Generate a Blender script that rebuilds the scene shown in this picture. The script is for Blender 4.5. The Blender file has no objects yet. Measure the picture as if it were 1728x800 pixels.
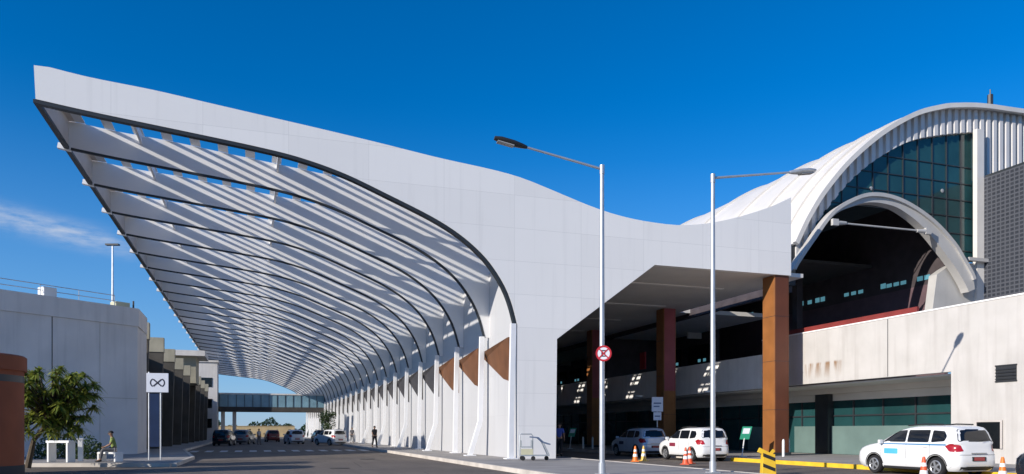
import bpy, bmesh, math, random
from mathutils import Vector, Matrix
from mathutils.geometry import tessellate_polygon

random.seed(7)
scene = bpy.context.scene
COL = scene.collection
rad = math.radians

# ------------------------------------------------------------------ camera frame used for measuring the place
YAW = rad(18.7)
FS, FC = math.sin(YAW), math.cos(YAW)
EYE = 1.45
FOC, PX0, PY0 = 1287.0, 864.0, 728.0

def ray(px, py):
    a = (px - PX0) / FOC; u = (PY0 - py) / FOC
    return Vector((FS + a * FC, FC - a * FS, u))

def on_y(px, py, Y):
    d = ray(px, py); t = Y / d.y
    return Vector((d.x * t, Y, EYE + d.z * t))

def on_x(px, py, X):
    d = ray(px, py); t = X / d.x
    return Vector((X, d.y * t, EYE + d.z * t))

def on_d(px, D, z=0.0):
    """point at optical depth D below/above pixel column px, at height z"""
    d = ray(px, 0)
    return Vector((d.x * D, d.y * D, z))

# ------------------------------------------------------------------ materials
def new_mat(name):
    m = bpy.data.materials.new(name); m.use_nodes = True
    nt = m.node_tree
    return m, nt, nt.nodes['Principled BSDF']

def pbr(name, col, rough=0.6, var=0.10, scale=1.5, metal=0.0, bump=0.0, bscale=30.0, spec=0.5, streak=0.0, coat=0.0):
    m, nt, b = new_mat(name)
    N, L = nt.nodes, nt.links
    b.inputs['Roughness'].default_value = rough
    b.inputs['Metallic'].default_value = metal
    b.inputs['Specular IOR Level'].default_value = spec
    b.inputs['Coat Weight'].default_value = coat
    tc = N.new('ShaderNodeTexCoord')
    no = N.new('ShaderNodeTexNoise'); no.inputs['Scale'].default_value = scale; no.inputs['Detail'].default_value = 6
    L.new(tc.outputs['Object'], no.inputs['Vector'])
    mx = N.new('ShaderNodeMix'); mx.data_type = 'RGBA'
    lo = [max(0, c * (1 - var)) for c in col[:3]] + [1]; hi = [min(1, c * (1 + var)) for c in col[:3]] + [1]
    mx.inputs[6].default_value = lo; mx.inputs[7].default_value = hi
    mr = N.new('ShaderNodeMapRange'); mr.inputs[1].default_value = .3; mr.inputs[2].default_value = .7
    L.new(no.outputs['Fac'], mr.inputs[0]); L.new(mr.outputs[0], mx.inputs[0])
    out = mx.outputs[2]
    if streak > 0:      # rain streaks and grime with a shape of their own
        mp = N.new('ShaderNodeMapping'); mp.inputs['Scale'].default_value = (1.6, 1.6, 0.12)
        L.new(tc.outputs['Object'], mp.inputs['Vector'])
        n2 = N.new('ShaderNodeTexNoise'); n2.inputs['Scale'].default_value = 1.7; n2.inputs['Detail'].default_value = 8
        L.new(mp.outputs[0], n2.inputs['Vector'])
        m2 = N.new('ShaderNodeMapRange'); m2.inputs[1].default_value = .5; m2.inputs[2].default_value = .75
        m2.inputs[3].default_value = 0; m2.inputs[4].default_value = streak
        L.new(n2.outputs['Fac'], m2.inputs[0])
        x2 = N.new('ShaderNodeMix'); x2.data_type = 'RGBA'; x2.inputs[7].default_value = [c * .55 for c in col[:3]] + [1]
        L.new(m2.outputs[0], x2.inputs[0]); L.new(out, x2.inputs[6]); out = x2.outputs[2]
    L.new(out, b.inputs['Base Color'])
    if bump > 0:
        nb = N.new('ShaderNodeTexNoise'); nb.inputs['Scale'].default_value = bscale; nb.inputs['Detail'].default_value = 4
        L.new(tc.outputs['Object'], nb.inputs['Vector'])
        bp = N.new('ShaderNodeBump'); bp.inputs['Strength'].default_value = bump; bp.inputs['Distance'].default_value = .02
        L.new(nb.outputs['Fac'], bp.inputs['Height']); L.new(bp.outputs[0], b.inputs['Normal'])
    return m

def panel_mat(name, col, u_axis, du, dv, rough=.45, tone=.05, seam=.78, seam_w=.014):
    """cladding panels: thin joint lines and a slightly different tone for every panel"""
    m, nt, b = new_mat(name); N, L = nt.nodes, nt.links
    b.inputs['Roughness'].default_value = rough
    tc = N.new('ShaderNodeTexCoord'); sp = N.new('ShaderNodeSeparateXYZ'); L.new(tc.outputs['Object'], sp.inputs[0])
    def math_(op, a, v=None, b_=None):
        n = N.new('ShaderNodeMath'); n.operation = op
        L.new(a, n.inputs[0])
        if b_ is not None: L.new(b_, n.inputs[1])
        elif v is not None: n.inputs[1].default_value = v
        return n.outputs[0]
    u = math_('DIVIDE', sp.outputs[u_axis], du); v = math_('DIVIDE', sp.outputs[2], dv)
    fu = math_('FRACT', u); fv = math_('FRACT', v); iu = math_('FLOOR', u); iv = math_('FLOOR', v)
    lu = math_('LESS_THAN', fu, seam_w / du); lv = math_('LESS_THAN', fv, seam_w / dv)
    ln = math_('MAXIMUM', lu, b_=lv)
    cb = N.new('ShaderNodeCombineXYZ'); L.new(iu, cb.inputs[0]); L.new(iv, cb.inputs[1])
    wn = N.new('ShaderNodeTexWhiteNoise'); wn.noise_dimensions = '3D'; L.new(cb.outputs[0], wn.inputs['Vector'])
    no = N.new('ShaderNodeTexNoise'); no.inputs['Scale'].default_value = .5; no.inputs['Detail'].default_value = 7
    L.new(tc.outputs['Object'], no.inputs['Vector'])
    av = math_('ADD', wn.outputs['Value'], b_=no.outputs['Fac']); av = math_('MULTIPLY', av, .5)
    mx = N.new('ShaderNodeMix'); mx.data_type = 'RGBA'
    mx.inputs[6].default_value = [c * (1 - tone) for c in col] + [1]; mx.inputs[7].default_value = [min(1, c * (1 + tone)) for c in col] + [1]
    L.new(av, mx.inputs[0])
    mp = N.new('ShaderNodeMapping'); mp.inputs['Scale'].default_value = (2.2, 2.2, .10); L.new(tc.outputs['Object'], mp.inputs['Vector'])
    ns = N.new('ShaderNodeTexNoise'); ns.inputs['Scale'].default_value = 1.5; ns.inputs['Detail'].default_value = 8; L.new(mp.outputs[0], ns.inputs['Vector'])
    rs = N.new('ShaderNodeMapRange'); rs.inputs[1].default_value = .55; rs.inputs[2].default_value = .8; rs.inputs[4].default_value = .22
    L.new(ns.outputs['Fac'], rs.inputs[0])
    sx = N.new('ShaderNodeMix'); sx.data_type = 'RGBA'; sx.inputs[7].default_value = [c * .6 for c in col] + [1]
    L.new(rs.outputs[0], sx.inputs[0]); L.new(mx.outputs[2], sx.inputs[6])
    m2 = N.new('ShaderNodeMix'); m2.data_type = 'RGBA'; m2.inputs[7].default_value = [c * seam for c in col] + [1]
    L.new(ln, m2.inputs[0]); L.new(sx.outputs[2], m2.inputs[6])
    L.new(m2.outputs[2], b.inputs['Base Color'])
    return m

def translucent_mat(name, col, fac):
    m, nt, b = new_mat(name); N, L = nt.nodes, nt.links
    b.inputs['Base Color'].default_value = (*col, 1); b.inputs['Roughness'].default_value = .6
    t = N.new('ShaderNodeBsdfTranslucent'); t.inputs['Color'].default_value = (*col, 1)
    x = N.new('ShaderNodeMixShader'); x.inputs[0].default_value = fac
    L.new(b.outputs[0], x.inputs[1]); L.new(t.outputs[0], x.inputs[2])
    L.new(x.outputs[0], N['Material Output'].inputs['Surface'])
    return m

def lit_mat(name, col, strength):
    m, nt, b = new_mat(name)
    b.inputs['Base Color'].default_value = (*[c * .3 for c in col], 1)
    b.inputs['Emission Color'].default_value = (*col, 1); b.inputs['Emission Strength'].default_value = strength
    b.inputs['Roughness'].default_value = .2
    return m

M = {}
M['facade'] = panel_mat('white_cladding', (.88, .855, .815), 0, 3.4, 1.55)
M['sidewall'] = panel_mat('light_grey_wall', (.52, .52, .525), 1, 1.76, 2.1, tone=.04, seam=.9)
M['white_steel'] = pbr('white_painted_steel', (.85, .85, .85), .4, .04)
M['dark_steel'] = pbr('dark_steel', (.025, .03, .035), .5, .2)
M['web'] = pbr('white_web_plate', (.86, .85, .83), .5, .04, .6)
M['slat'] = pbr('white_roof_slat', (.72, .74, .77), .5, .05, .8)
M['edge_beige'] = pbr('beige_edge_cladding', (.55, .50, .46), .5, .08)
M['asphalt_plain'] = pbr('asphalt_plain', (.155, .125, .10), .85, .35, .35, bump=.4, bscale=60, streak=.0)
M['ground'] = pbr('dry_ground', (.20, .17, .11), .95, .3, .05)
M['concrete'] = pbr('pavement_concrete', (.32, .30, .28), .85, .18, .6, bump=.2, bscale=20)
M['kerb'] = pbr('kerb_concrete', (.55, .50, .44), .85, .18, 1.2, bump=.2)
M['yellow'] = pbr('yellow_paint', (.80, .50, .03), .55, .15, 2)
M['black_paint'] = pbr('black_paint', (.02, .02, .02), .5, .2)
M['road_paint'] = pbr('white_road_paint', (.6, .6, .58), .7, .25, 3)
M['wall_white'] = pbr('aged_white_concrete', (.70, .665, .62), .8, .08, .8, bump=.25, bscale=12, streak=.35)
M['parapet'] = pbr('white_parapet', (.85, .83, .80), .8, .06, 1, streak=.25)
M['brown'] = pbr('brown_metal_cladding', (.30, .115, .032), .5, .14, 1.3, streak=.2)
M['brown_shaded'] = pbr('shaded_brown_cladding', (.13, .04, .018), .55, .14, 1)
M['wedge'] = pbr('brown_timber_cladding', (.15, .062, .024), .6, .2, 1.3, streak=.3)
M['maroon'] = pbr('maroon_cladding', (.36, .085, .10), .6, .14, 1)
M['soffit'] = pbr('grey_soffit', (.72, .69, .64), .7, .06, .7)
M['soffit_strip'] = pbr('pale_soffit_joint', (.9, .87, .82), .6, .05)
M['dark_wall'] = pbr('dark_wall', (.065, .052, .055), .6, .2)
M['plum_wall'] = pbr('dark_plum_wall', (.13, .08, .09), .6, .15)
M['glass'] = pbr('dark_teal_glass', (.018, .065, .068), .08, .3, .4, spec=.6)
M['glass_dark'] = pbr('near_black_glass', (.008, .010, .012), .12, .3, .4, spec=.5)
M['frosted'] = pbr('frosted_pale_green_glass', (.15, .22, .205), .3, .15, .6)
M['daylight_glow'] = lit_mat('daylight_glow_pane', (.22, .62, .78), .22)  # weak emission stands in for daylight seen through the windows
M['frame_dark'] = pbr('dark_frame', (.03, .035, .04), .4, .15)
M['roof_white'] = pbr('white_metal_roof', (.74, .70, .64), .45, .05, .6, streak=.12)
M['clad_rib'] = pbr('ribbed_cladding', (.66, .64, .62), .5, .05, .6, streak=.15)
M['arch_steel'] = pbr('grey_white_arch', (.50, .485, .46), .5, .08, .8, streak=.2)
M['red_rail'] = pbr('red_painted_rail', (.22, .035, .03), .5, .15)
M['dark_iron'] = pbr('cast_iron', (.05, .045, .04), .6, .2, 8, metal=.4, bump=.6, bscale=18)
M['galv'] = pbr('galvanised_steel', (.52, .54, .56), .42, .1, 3, metal=.55)
M['lamp_dark'] = pbr('dark_lamp_housing', (.03, .032, .035), .45, .1)
M['lens'] = pbr('lamp_lens', (.35, .36, .36), .2, .05)
M['parking'] = pbr('weathered_white_wall', (.70, .67, .64), .85, .1, .4, streak=.3)
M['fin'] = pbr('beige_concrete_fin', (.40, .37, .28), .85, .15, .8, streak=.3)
M['fin_shade'] = pbr('shaded_concrete_fin', (.10, .09, .075), .85, .2, .8, streak=.3)  # shade on the fins put into their colour
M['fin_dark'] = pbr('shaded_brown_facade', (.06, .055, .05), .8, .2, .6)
M['kiosk'] = pbr('terracotta_render', (.34, .085, .03), .75, .15, 1.0, streak=.2)
M['bark'] = pbr('bark', (.10, .075, .05), .9, .3, 6, bump=.5)
M['white_paint'] = pbr('white_paint', (.78, .78, .76), .55, .05)
M['white_sign'] = pbr('white_sign_face', (.75, .76, .80), .4, .04)
M['sign_ink'] = pbr('dark_sign_ink', (.025, .025, .04), .5, .1)
M['sign_red'] = pbr('red_sign_paint', (.50, .02, .03), .45, .08)
M['sign_green'] = pbr('green_sign_face', (.03, .30, .17), .4, .1)
M['blue_panel'] = pbr('dark_blue_panel', (.015, .03, .08), .4, .15)
M['cone_red'] = pbr('red_orange_plastic', (.75, .10, .03), .5, .1)
M['cone_orange'] = pbr('orange_plastic', (.85, .20, .02), .5, .1)
M['cone_yellow'] = pbr('yellow_plastic', (.75, .45, .08), .5, .1)
M['reflective'] = pbr('white_reflective_band', (.85, .85, .82), .4, .05)
M['rubber'] = pbr('tyre_rubber', (.015, .015, .016), .8, .2, 8)
M['rim'] = pbr('alloy_rim', (.45, .46, .47), .3, .05, metal=.6)
M['car_white'] = pbr('white_car_paint', (.80, .80, .79), .28, .02, .8, coat=.6)
M['car_silver'] = pbr('blue_silver_car_paint', (.50, .57, .66), .28, .03, .8, metal=.2, coat=.6)
M['car_dark'] = pbr('dark_blue_car_paint', (.012, .016, .025), .22, .1, .8, coat=.8)
M['car_grey'] = pbr('grey_car_paint', (.20, .22, .25), .3, .05, .8, metal=.2, coat=.6)
M['car_red'] = pbr('deep_red_car_paint', (.16, .015, .02), .28, .05, .8, coat=.6)
M['car_glass'] = pbr('tinted_car_glass', (.008, .010, .014), .06, .2, .5, spec=.6)
M['car_trim'] = pbr('black_car_plastic', (.02, .02, .02), .55, .1)
M['tail'] = pbr('red_tail_lens', (.36, .012, .02), .2, .1)
M['headl'] = pbr('clear_head_lens', (.6, .62, .65), .15, .05)
M['plate_red'] = pbr('red_licence_plate', (.35, .05, .05), .5, .05)
M['stripe_blue'] = pbr('blue_vinyl_stripe', (.06, .22, .42), .4, .05)
M['decal_blue'] = pbr('light_blue_door_decal', (.10, .48, .75), .4, .1)
M['decal_red'] = pbr('dark_red_door_decal', (.25, .03, .06), .4, .1)
M['skin'] = pbr('skin', (.30, .17, .11), .6, .08)
M['hair'] = pbr('dark_hair', (.012, .010, .009), .7, .2)
M['shirt_blue'] = pbr('blue_shirt', (.06, .10, .38), .8, .1, 4)
M['shirt_green'] = pbr('yellow_green_shirt', (.26, .32, .08), .8, .1, 4)
M['cloth_dark'] = pbr('dark_cloth', (.018, .018, .022), .85, .2, 4)
M['cloth_grey'] = pbr('grey_cloth', (.12, .12, .13), .85, .2, 4)
M['cloth_white'] = pbr('pale_cloth', (.55, .54, .52), .85, .1, 4)
M['shoe'] = pbr('shoe_leather', (.02, .017, .015), .6, .2)
M['tan_wall'] = pbr('tan_boundary_wall', (.62, .46, .24), .85, .15, .5, streak=.2)
M['cart_steel'] = pbr('trolley_steel', (.42, .45, .46), .35, .08, metal=.5)
M['cart_board'] = pbr('trolley_board', (.52, .50, .34), .55, .1)
M['cart_blue'] = pbr('blue_grey_plastic', (.12, .17, .27), .5, .1)

def leaf_mat(name, c0, c1):
    m, nt, b = new_mat(name); N, L = nt.nodes, nt.links
    b.inputs['Roughness'].default_value = .5
    ge = N.new('ShaderNodeNewGeometry')
    mx = N.new('ShaderNodeMix'); mx.data_type = 'RGBA'
    mx.inputs[6].default_value = (*c0, 1); mx.inputs[7].default_value = (*c1, 1)
    L.new(ge.outputs['Random Per Island'], mx.inputs[0]); L.new(mx.outputs[2], b.inputs['Base Color'])
    t = N.new('ShaderNodeBsdfTranslucent'); L.new(mx.outputs[2], t.inputs['Color'])
    x = N.new('ShaderNodeMixShader'); x.inputs[0].default_value = .35
    L.new(b.outputs[0], x.inputs[1]); L.new(t.outputs[0], x.inputs[2])
    L.new(x.outputs[0], N['Material Output'].inputs['Surface'])
    return m
M['leaf'] = leaf_mat('strap_leaf', (.08, .14, .025), (.42, .44, .07))
M['leaf_dark'] = leaf_mat('dark_leaf', (.025, .05, .015), (.06, .10, .03))

def asphalt_mat():
    m, nt, b = new_mat('worn_asphalt'); N, L = nt.nodes, nt.links
    tc = N.new('ShaderNodeTexCoord')
    def noise(sc, s, det=8, ro=.6):
        mp = N.new('ShaderNodeMapping'); mp.inputs['Scale'].default_value = sc; L.new(tc.outputs['Object'], mp.inputs['Vector'])
        n = N.new('ShaderNodeTexNoise'); n.inputs['Scale'].default_value = s; n.inputs['Detail'].default_value = det; n.inputs['Roughness'].default_value = ro
        L.new(mp.outputs[0], n.inputs['Vector']); return n.outputs['Fac']
    def mr(sock, a, b_, c=0., d=1.):
        n = N.new('ShaderNodeMapRange'); n.inputs[1].default_value = a; n.inputs[2].default_value = b_
        n.inputs[3].default_value = c; n.inputs[4].default_value = d; L.new(sock, n.inputs[0]); return n.outputs[0]
    def mix(f, a, col):
        n = N.new('ShaderNodeMix'); n.data_type = 'RGBA'; L.new(f, n.inputs[0])
        if isinstance(a, tuple): n.inputs[6].default_value = a
        else: L.new(a, n.inputs[6])
        n.inputs[7].default_value = col; return n.outputs[2]
    c = mix(mr(noise((1, 1, 1), .22), .35, .65), (.115, .093, .075, 1), (.18, .148, .12, 1))
    c = mix(mr(noise((1.2, .06, 1), 1.0), .5, .72, 0, .5), c, (.07, .06, .05, 1))     # tyre tracks along the road
    c = mix(mr(noise((1, 1, 1), .7, 3), .62, .68, 0, .55), c, (.05, .045, .04, 1))    # oil and tar patches
    c = mix(mr(noise((1, 1, 1), 40, 2), .4, .7, 0, .25), c, (.26, .23, .20, 1))       # stones
    vo = N.new('ShaderNodeTexVoronoi'); vo.feature = 'DISTANCE_TO_EDGE'; vo.inputs['Scale'].default_value = .22
    L.new(tc.outputs['Object'], vo.inputs['Vector'])
    c = mix(mr(vo.outputs['Distance'], .0, .006, .7, 0), c, (.03, .027, .025, 1))     # sealed cracks
    L.new(c, b.inputs['Base Color']); b.inputs['Roughness'].default_value = .85
    bp = N.new('ShaderNodeBump'); bp.inputs['Strength'].default_value = .4; bp.inputs['Distance'].default_value = .02
    L.new(noise((1, 1, 1), 60, 3), bp.inputs['Height']); L.new(bp.outputs[0], b.inputs['Normal'])
    return m
M['asphalt'] = asphalt_mat()

def mesh_block_mat():
    m, nt, b = new_mat('perforated_dark_blue_block'); N, L = nt.nodes, nt.links
    tc = N.new('ShaderNodeTexCoord')
    mp = N.new('ShaderNodeMapping'); mp.inputs['Rotation'].default_value = (0, rad(90), 0)
    sp = N.new('ShaderNodeSeparateXYZ'); L.new(tc.outputs['Object'], sp.inputs[0])
    cb = N.new('ShaderNodeCombineXYZ'); L.new(sp.outputs[1], cb.inputs[0]); L.new(sp.outputs[2], cb.inputs[1])
    br = N.new('ShaderNodeTexBrick'); br.offset = 0.0
    br.inputs['Scale'].default_value = 1.0; br.inputs['Brick Width'].default_value = .30; br.inputs['Row Height'].default_value = .25
    br.inputs['Mortar Size'].default_value = .05; br.inputs['Mortar Smooth'].default_value = .1
    br.inputs['Color1'].default_value = (.018, .022, .032, 1); br.inputs['Color2'].default_value = (.03, .034, .045, 1)
    br.inputs['Mortar'].default_value = (.075, .08, .095, 1)
    L.new(cb.outputs[0], br.inputs['Vector']); L.new(br.outputs['Color'], b.inputs['Base Color'])
    bp = N.new('ShaderNodeBump'); bp.inputs['Strength'].default_value = .8; bp.inputs['Distance'].default_value = .1
    L.new(br.outputs['Fac'], bp.inputs['Height']); L.new(bp.outputs[0], b.inputs['Normal'])
    b.inputs['Roughness'].default_value = .6
    return m
M['block'] = mesh_block_mat()

def rust_mat():
    """white parapet with rust runs left where a sign was taken down"""
    m, nt, b = new_mat('white_wall_with_rust_runs'); N, L = nt.nodes, nt.links
    m2, nt2, b2 = m, nt, b
    b.inputs['Roughness'].default_value = .8
    tc = N.new('ShaderNodeTexCoord')
    def noise(scale, sc=(1, 1, 1), det=8):
        mp = N.new('ShaderNodeMapping'); mp.inputs['Scale'].default_value = sc
        L.new(tc.outputs['Object'], mp.inputs['Vector'])
        n = N.new('ShaderNodeTexNoise'); n.inputs['Scale'].default_value = scale; n.inputs['Detail'].default_value = det
        L.new(mp.outputs[0], n.inputs['Vector']); return n.outputs['Fac']
    def mr(sock, a, b_, c=0., d=1.):
        n = N.new('ShaderNodeMapRange'); n.inputs[1].default_value = a; n.inputs[2].default_value = b_
        n.inputs[3].default_value = c; n.inputs[4].default_value = d; L.new(sock, n.inputs[0]); return n.outputs[0]
    def mul(a, b_):
        n = N.new('ShaderNodeMath'); n.operation = 'MULTIPLY'; L.new(a, n.inputs[0]); L.new(b_, n.inputs[1]); return n.outputs[0]
    def mix(f, a, b_):
        n = N.new('ShaderNodeMix'); n.data_type = 'RGBA'; L.new(f, n.inputs[0])
        if isinstance(a, tuple): n.inputs[6].default_value = a
        else: L.new(a, n.inputs[6])
        n.inputs[7].default_value = b_; return n.outputs[2]
    base = mix(mr(noise(.8), .3, .7), (.50, .475, .44, 1), (.585, .555, .52, 1))
    base = mix(mr(noise(1.7, (1.5, 1.5, .12)), .5, .75, 0, .4), base, (.33, .30, .27, 1))
    sp = N.new('ShaderNodeSeparateXYZ'); L.new(tc.outputs['Object'], sp.inputs[0])
    y, z = sp.outputs[1], sp.outputs[2]
    # object space = world minus the wall's base point, set below
    m_y = mul(mr(y, RUST[0] - .2, RUST[0] + .1), mr(y, RUST[1] - .1, RUST[1] + .2, 1, 0))
    m_z = mul(mr(z, RUST[2], RUST[2] + .9), mr(z, RUST[3] - .05, RUST[3] + .06, 1, 0))
    st = mr(noise(2.4, (1.2, 1.2, .18)), .44, .56)
    base = mix(mul(mul(m_y, m_z), st), base, (.24, .12, .04, 1))
    L.new(base, b.inputs['Base Color'])
    nb = N.new('ShaderNodeBump'); nb.inputs['Strength'].default_value = .25; nb.inputs['Distance'].default_value = .02
    L.new(noise(12), nb.inputs['Height']); L.new(nb.outputs[0], b.inputs['Normal'])
    return m

# ------------------------------------------------------------------ mesh builder
class MB:
    def __init__(s): s.v = []; s.f = []; s.mi = []; s.cur = 0
    def add(s, vs, fs):
        o = len(s.v); s.v += [Vector(v) for v in vs]
        for f in fs: s.f.append([o + i for i in f]); s.mi.append(s.cur)
        return s
    def box(s, x0, x1, y0, y1, z0, z1):
        vs = [(x, y, z) for z in (z0, z1) for y in (y0, y1) for x in (x0, x1)]
        return s.add(vs, [(0, 2, 3, 1), (4, 5, 7, 6), (0, 1, 5, 4), (2, 6, 7, 3), (0, 4, 6, 2), (1, 3, 7, 5)])
    def prism(s, pts, a, b, axis='y'):
        """2-D outline -> solid between a and b along axis; 'y': (x,z)  'x': (y,z)  'z': (x,y)"""
        n = len(pts)
        def mk(p, t):
            return {'y': (p[0], t, p[1]), 'x': (t, p[0], p[1]), 'z': (p[0], p[1], t)}[axis]
        tri = tessellate_polygon([[Vector((p[0], p[1], 0)) for p in pts]])
        vs = [mk(p, a) for p in pts] + [mk(p, b) for p in pts]
        fs = [tuple(t) for t in tri] + [tuple(i + n for i in reversed(t)) for t in tri]
        fs += [(i, (i + 1) % n, (i + 1) % n + n, i + n) for i in range(n)]
        return s.add(vs, fs)
    def obox(s, c, u, v, w):
        """oriented box, centre and three half-axes"""
        c, u, v, w = Vector(c), Vector(u), Vector(v), Vector(w)
        vs = [c + a * u + b * v + d * w for d in (-1, 1) for b in (-1, 1) for a in (-1, 1)]
        return s.add(vs, [(0, 2, 3, 1), (4, 5, 7, 6), (0, 1, 5, 4), (2, 6, 7, 3), (0, 4, 6, 2), (1, 3, 7, 5)])
    def tube(s, pts, r, n=10, cap=True):
        pts = [Vector(p) for p in pts]
        rs = r if isinstance(r, (list, tuple)) else [r] * len(pts)
        o = len(s.v); prev = None
        for i, p in enumerate(pts):
            t = (pts[min(i + 1, len(pts) - 1)] - pts[max(i - 1, 0)]).normalized()
            if prev is None:
                a = t.cross(Vector((0, 0, 1)))
                if a.length < 1e-3: a = Vector((1, 0, 0))
                a.normalize()
            else:
                a = (prev - t * prev.dot(t)).normalized()
            prev = a; b = t.cross(a)
            for k in range(n):
                q = 2 * math.pi * k / n
                s.v.append(p + (a * math.cos(q) + b * math.sin(q)) * rs[i])
        for i in range(len(pts) - 1):
            for k in range(n):
                s.f.append([o + i * n + k, o + i * n + (k + 1) % n, o + (i + 1) * n + (k + 1) % n, o + (i + 1) * n + k]); s.mi.append(s.cur)
        if cap:
            s.f.append([o + k for k in reversed(range(n))]); s.mi.append(s.cur)
            s.f.append([o + (len(pts) - 1) * n + k for k in range(n)]); s.mi.append(s.cur)
        return s
    def lathe(s, prof, c=(0, 0, 0), n=24, axis='z', cap=True):
        o = len(s.v); c = Vector(c)
        for (r, h) in prof:
            for k in range(n):
                q = 2 * math.pi * k / n
                if axis == 'z': s.v.append(c + Vector((r * math.cos(q), r * math.sin(q), h)))
                elif axis == 'x': s.v.append(c + Vector((h, r * math.cos(q), r * math.sin(q))))
                else: s.v.append(c + Vector((r * math.cos(q), h, r * math.sin(q))))
        for i in range(len(prof) - 1):
            for k in range(n):
                s.f.append([o + i * n + k, o + i * n + (k + 1) % n, o + (i + 1) * n + (k + 1) % n, o + (i + 1) * n + k]); s.mi.append(s.cur)
        if not cap: return s
        s.f.append([o + k for k in reversed(range(n))]); s.mi.append(s.cur)
        s.f.append([o + (len(prof) - 1) * n + k for k in range(n)]); s.mi.append(s.cur)
        return s
    def build(s, name, mat, parent=None, smooth=False, local=False, bevel=0.0):
        me = bpy.data.meshes.new(name)
        off = Vector(parent.location) if (parent is not None and not local) else Vector((0, 0, 0))
        if parent is not None and parent.parent is not None and not local:
            off = off + Vector(parent.parent.location)
        me.from_pydata([tuple(v - off) for v in s.v], [], s.f)
        mats = mat if isinstance(mat, (list, tuple)) else [mat]
        for m in mats: me.materials.append(m)
        if len(mats) > 1:
            for p, i in zip(me.polygons, s.mi): p.material_index = i
        bm = bmesh.new(); bm.from_mesh(me)
        bmesh.ops.recalc_face_normals(bm, faces=bm.faces)
        if bevel > 0:
            bmesh.ops.remove_doubles(bm, verts=bm.verts, dist=1e-5)
            es = [e for e in bm.edges if len(e.link_faces) == 2 and e.calc_face_angle(0) > .6]
            bmesh.ops.bevel(bm, geom=es, offset=bevel, segments=2, affect='EDGES', profile=.5)
        bm.to_mesh(me); bm.free()
        if smooth:
            me.polygons.foreach_set('use_smooth', [True] * len(me.polygons))
            try: me.set_sharp_from_angle(angle=rad(40))
            except Exception: pass
        o = bpy.data.objects.new(name, me); COL.objects.link(o)
        if parent is not None: o.parent = parent
        return o

def raw_obj(name, me, mat, parent=None, smooth=True):
    if mat is not None:
        me.materials.clear(); me.materials.append(mat)
    if smooth: me.polygons.foreach_set('use_smooth', [True] * len(me.polygons))
    o = bpy.data.objects.new(name, me); COL.objects.link(o)
    if parent is not None: o.parent = parent
    return o

def tag(o, label=None, cat=None, group=None, kind=None):
    if label: o['label'] = label
    if cat: o['category'] = cat
    if group: o['group'] = group
    if kind: o['kind'] = kind
    return o

def thing(name, label, cat, loc=(0, 0, 0), rz=0.0, group=None):
    o = bpy.data.objects.new(name, None); COL.objects.link(o)
    o.empty_display_size = .3
    o.location = loc; o.rotation_euler = (0, 0, rz)
    return tag(o, label, cat, group)

def dup(root, loc, rz=None, label=None, mats=None):
    """a copy of a thing with copies of its parts and sub-parts; mats swaps materials on the copy"""
    def cp(o, par):
        c = o.copy(); COL.objects.link(c)
        if par is not None: c.parent = par
        if mats and c.type == 'MESH':
            for sl in c.material_slots:
                if sl.material in mats:
                    nm = mats[sl.material]; sl.link = 'OBJECT'; sl.material = nm
        for ch in [k for k in bpy.data.objects if k.parent == o]: cp(ch, c)
        return c
    r = cp(root, None); r.location = loc
    if rz is not None: r.rotation_euler = (0, 0, rz)
    if label: r['label'] = label
    return r

def struct(name, mb, mat):
    return tag(mb.build(name, mat), kind='structure')

def resample(pts, n):
    """smooth curve (Catmull-Rom) through points, n points evenly spaced"""
    P = [Vector(p) for p in pts]; dense = []
    for i in range(len(P) - 1):
        p0, p1, p2, p3 = P[max(i - 1, 0)], P[i], P[i + 1], P[min(i + 2, len(P) - 1)]
        for k in range(12):
            t = k / 12
            dense.append(.5 * ((2 * p1) + (p2 - p0) * t + (2 * p0 - 5 * p1 + 4 * p2 - p3) * t * t + (3 * p1 - p0 - 3 * p2 + p3) * t ** 3))
    dense.append(P[-1])
    L = [0]
    for a, b in zip(dense, dense[1:]): L.append(L[-1] + (b - a).length)
    out = []; j = 0
    for k in range(n):
        d = L[-1] * k / (n - 1)
        while j < len(L) - 2 and L[j + 1] < d: j += 1
        t = (d - L[j]) / max(1e-9, L[j + 1] - L[j])
        out.append(dense[j].lerp(dense[j + 1], min(1, max(0, t))))
    return out, L[-1]

# ------------------------------------------------------------------ camera, sun, sky
cam = bpy.data.cameras.new('camera'); co = bpy.data.objects.new('camera', cam); COL.objects.link(co)
co.location = (0, 0, EYE); co.rotation_euler = (rad(90), 0, -YAW)
cam.sensor_width = 36; cam.lens = 36 * FOC / 1728; cam.shift_y = (PY0 - 400) / 1728
cam.clip_end = 6000; cam.clip_start = .1
scene.camera = co

SUN = Vector((-1, -.355, .41)).normalized()
elev = math.asin(SUN.z); az = math.atan2(SUN.x, SUN.y)
sl = bpy.data.lights.new('sun', 'SUN'); so = bpy.data.objects.new('sun', sl); COL.objects.link(so)
sl.energy = 3.5; sl.angle = rad(.35); sl.color = (1, .935, .85)
so.rotation_euler = (-SUN).to_track_quat('-Z', 'Y').to_euler(); so.location = (-60, -20, 60)

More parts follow.
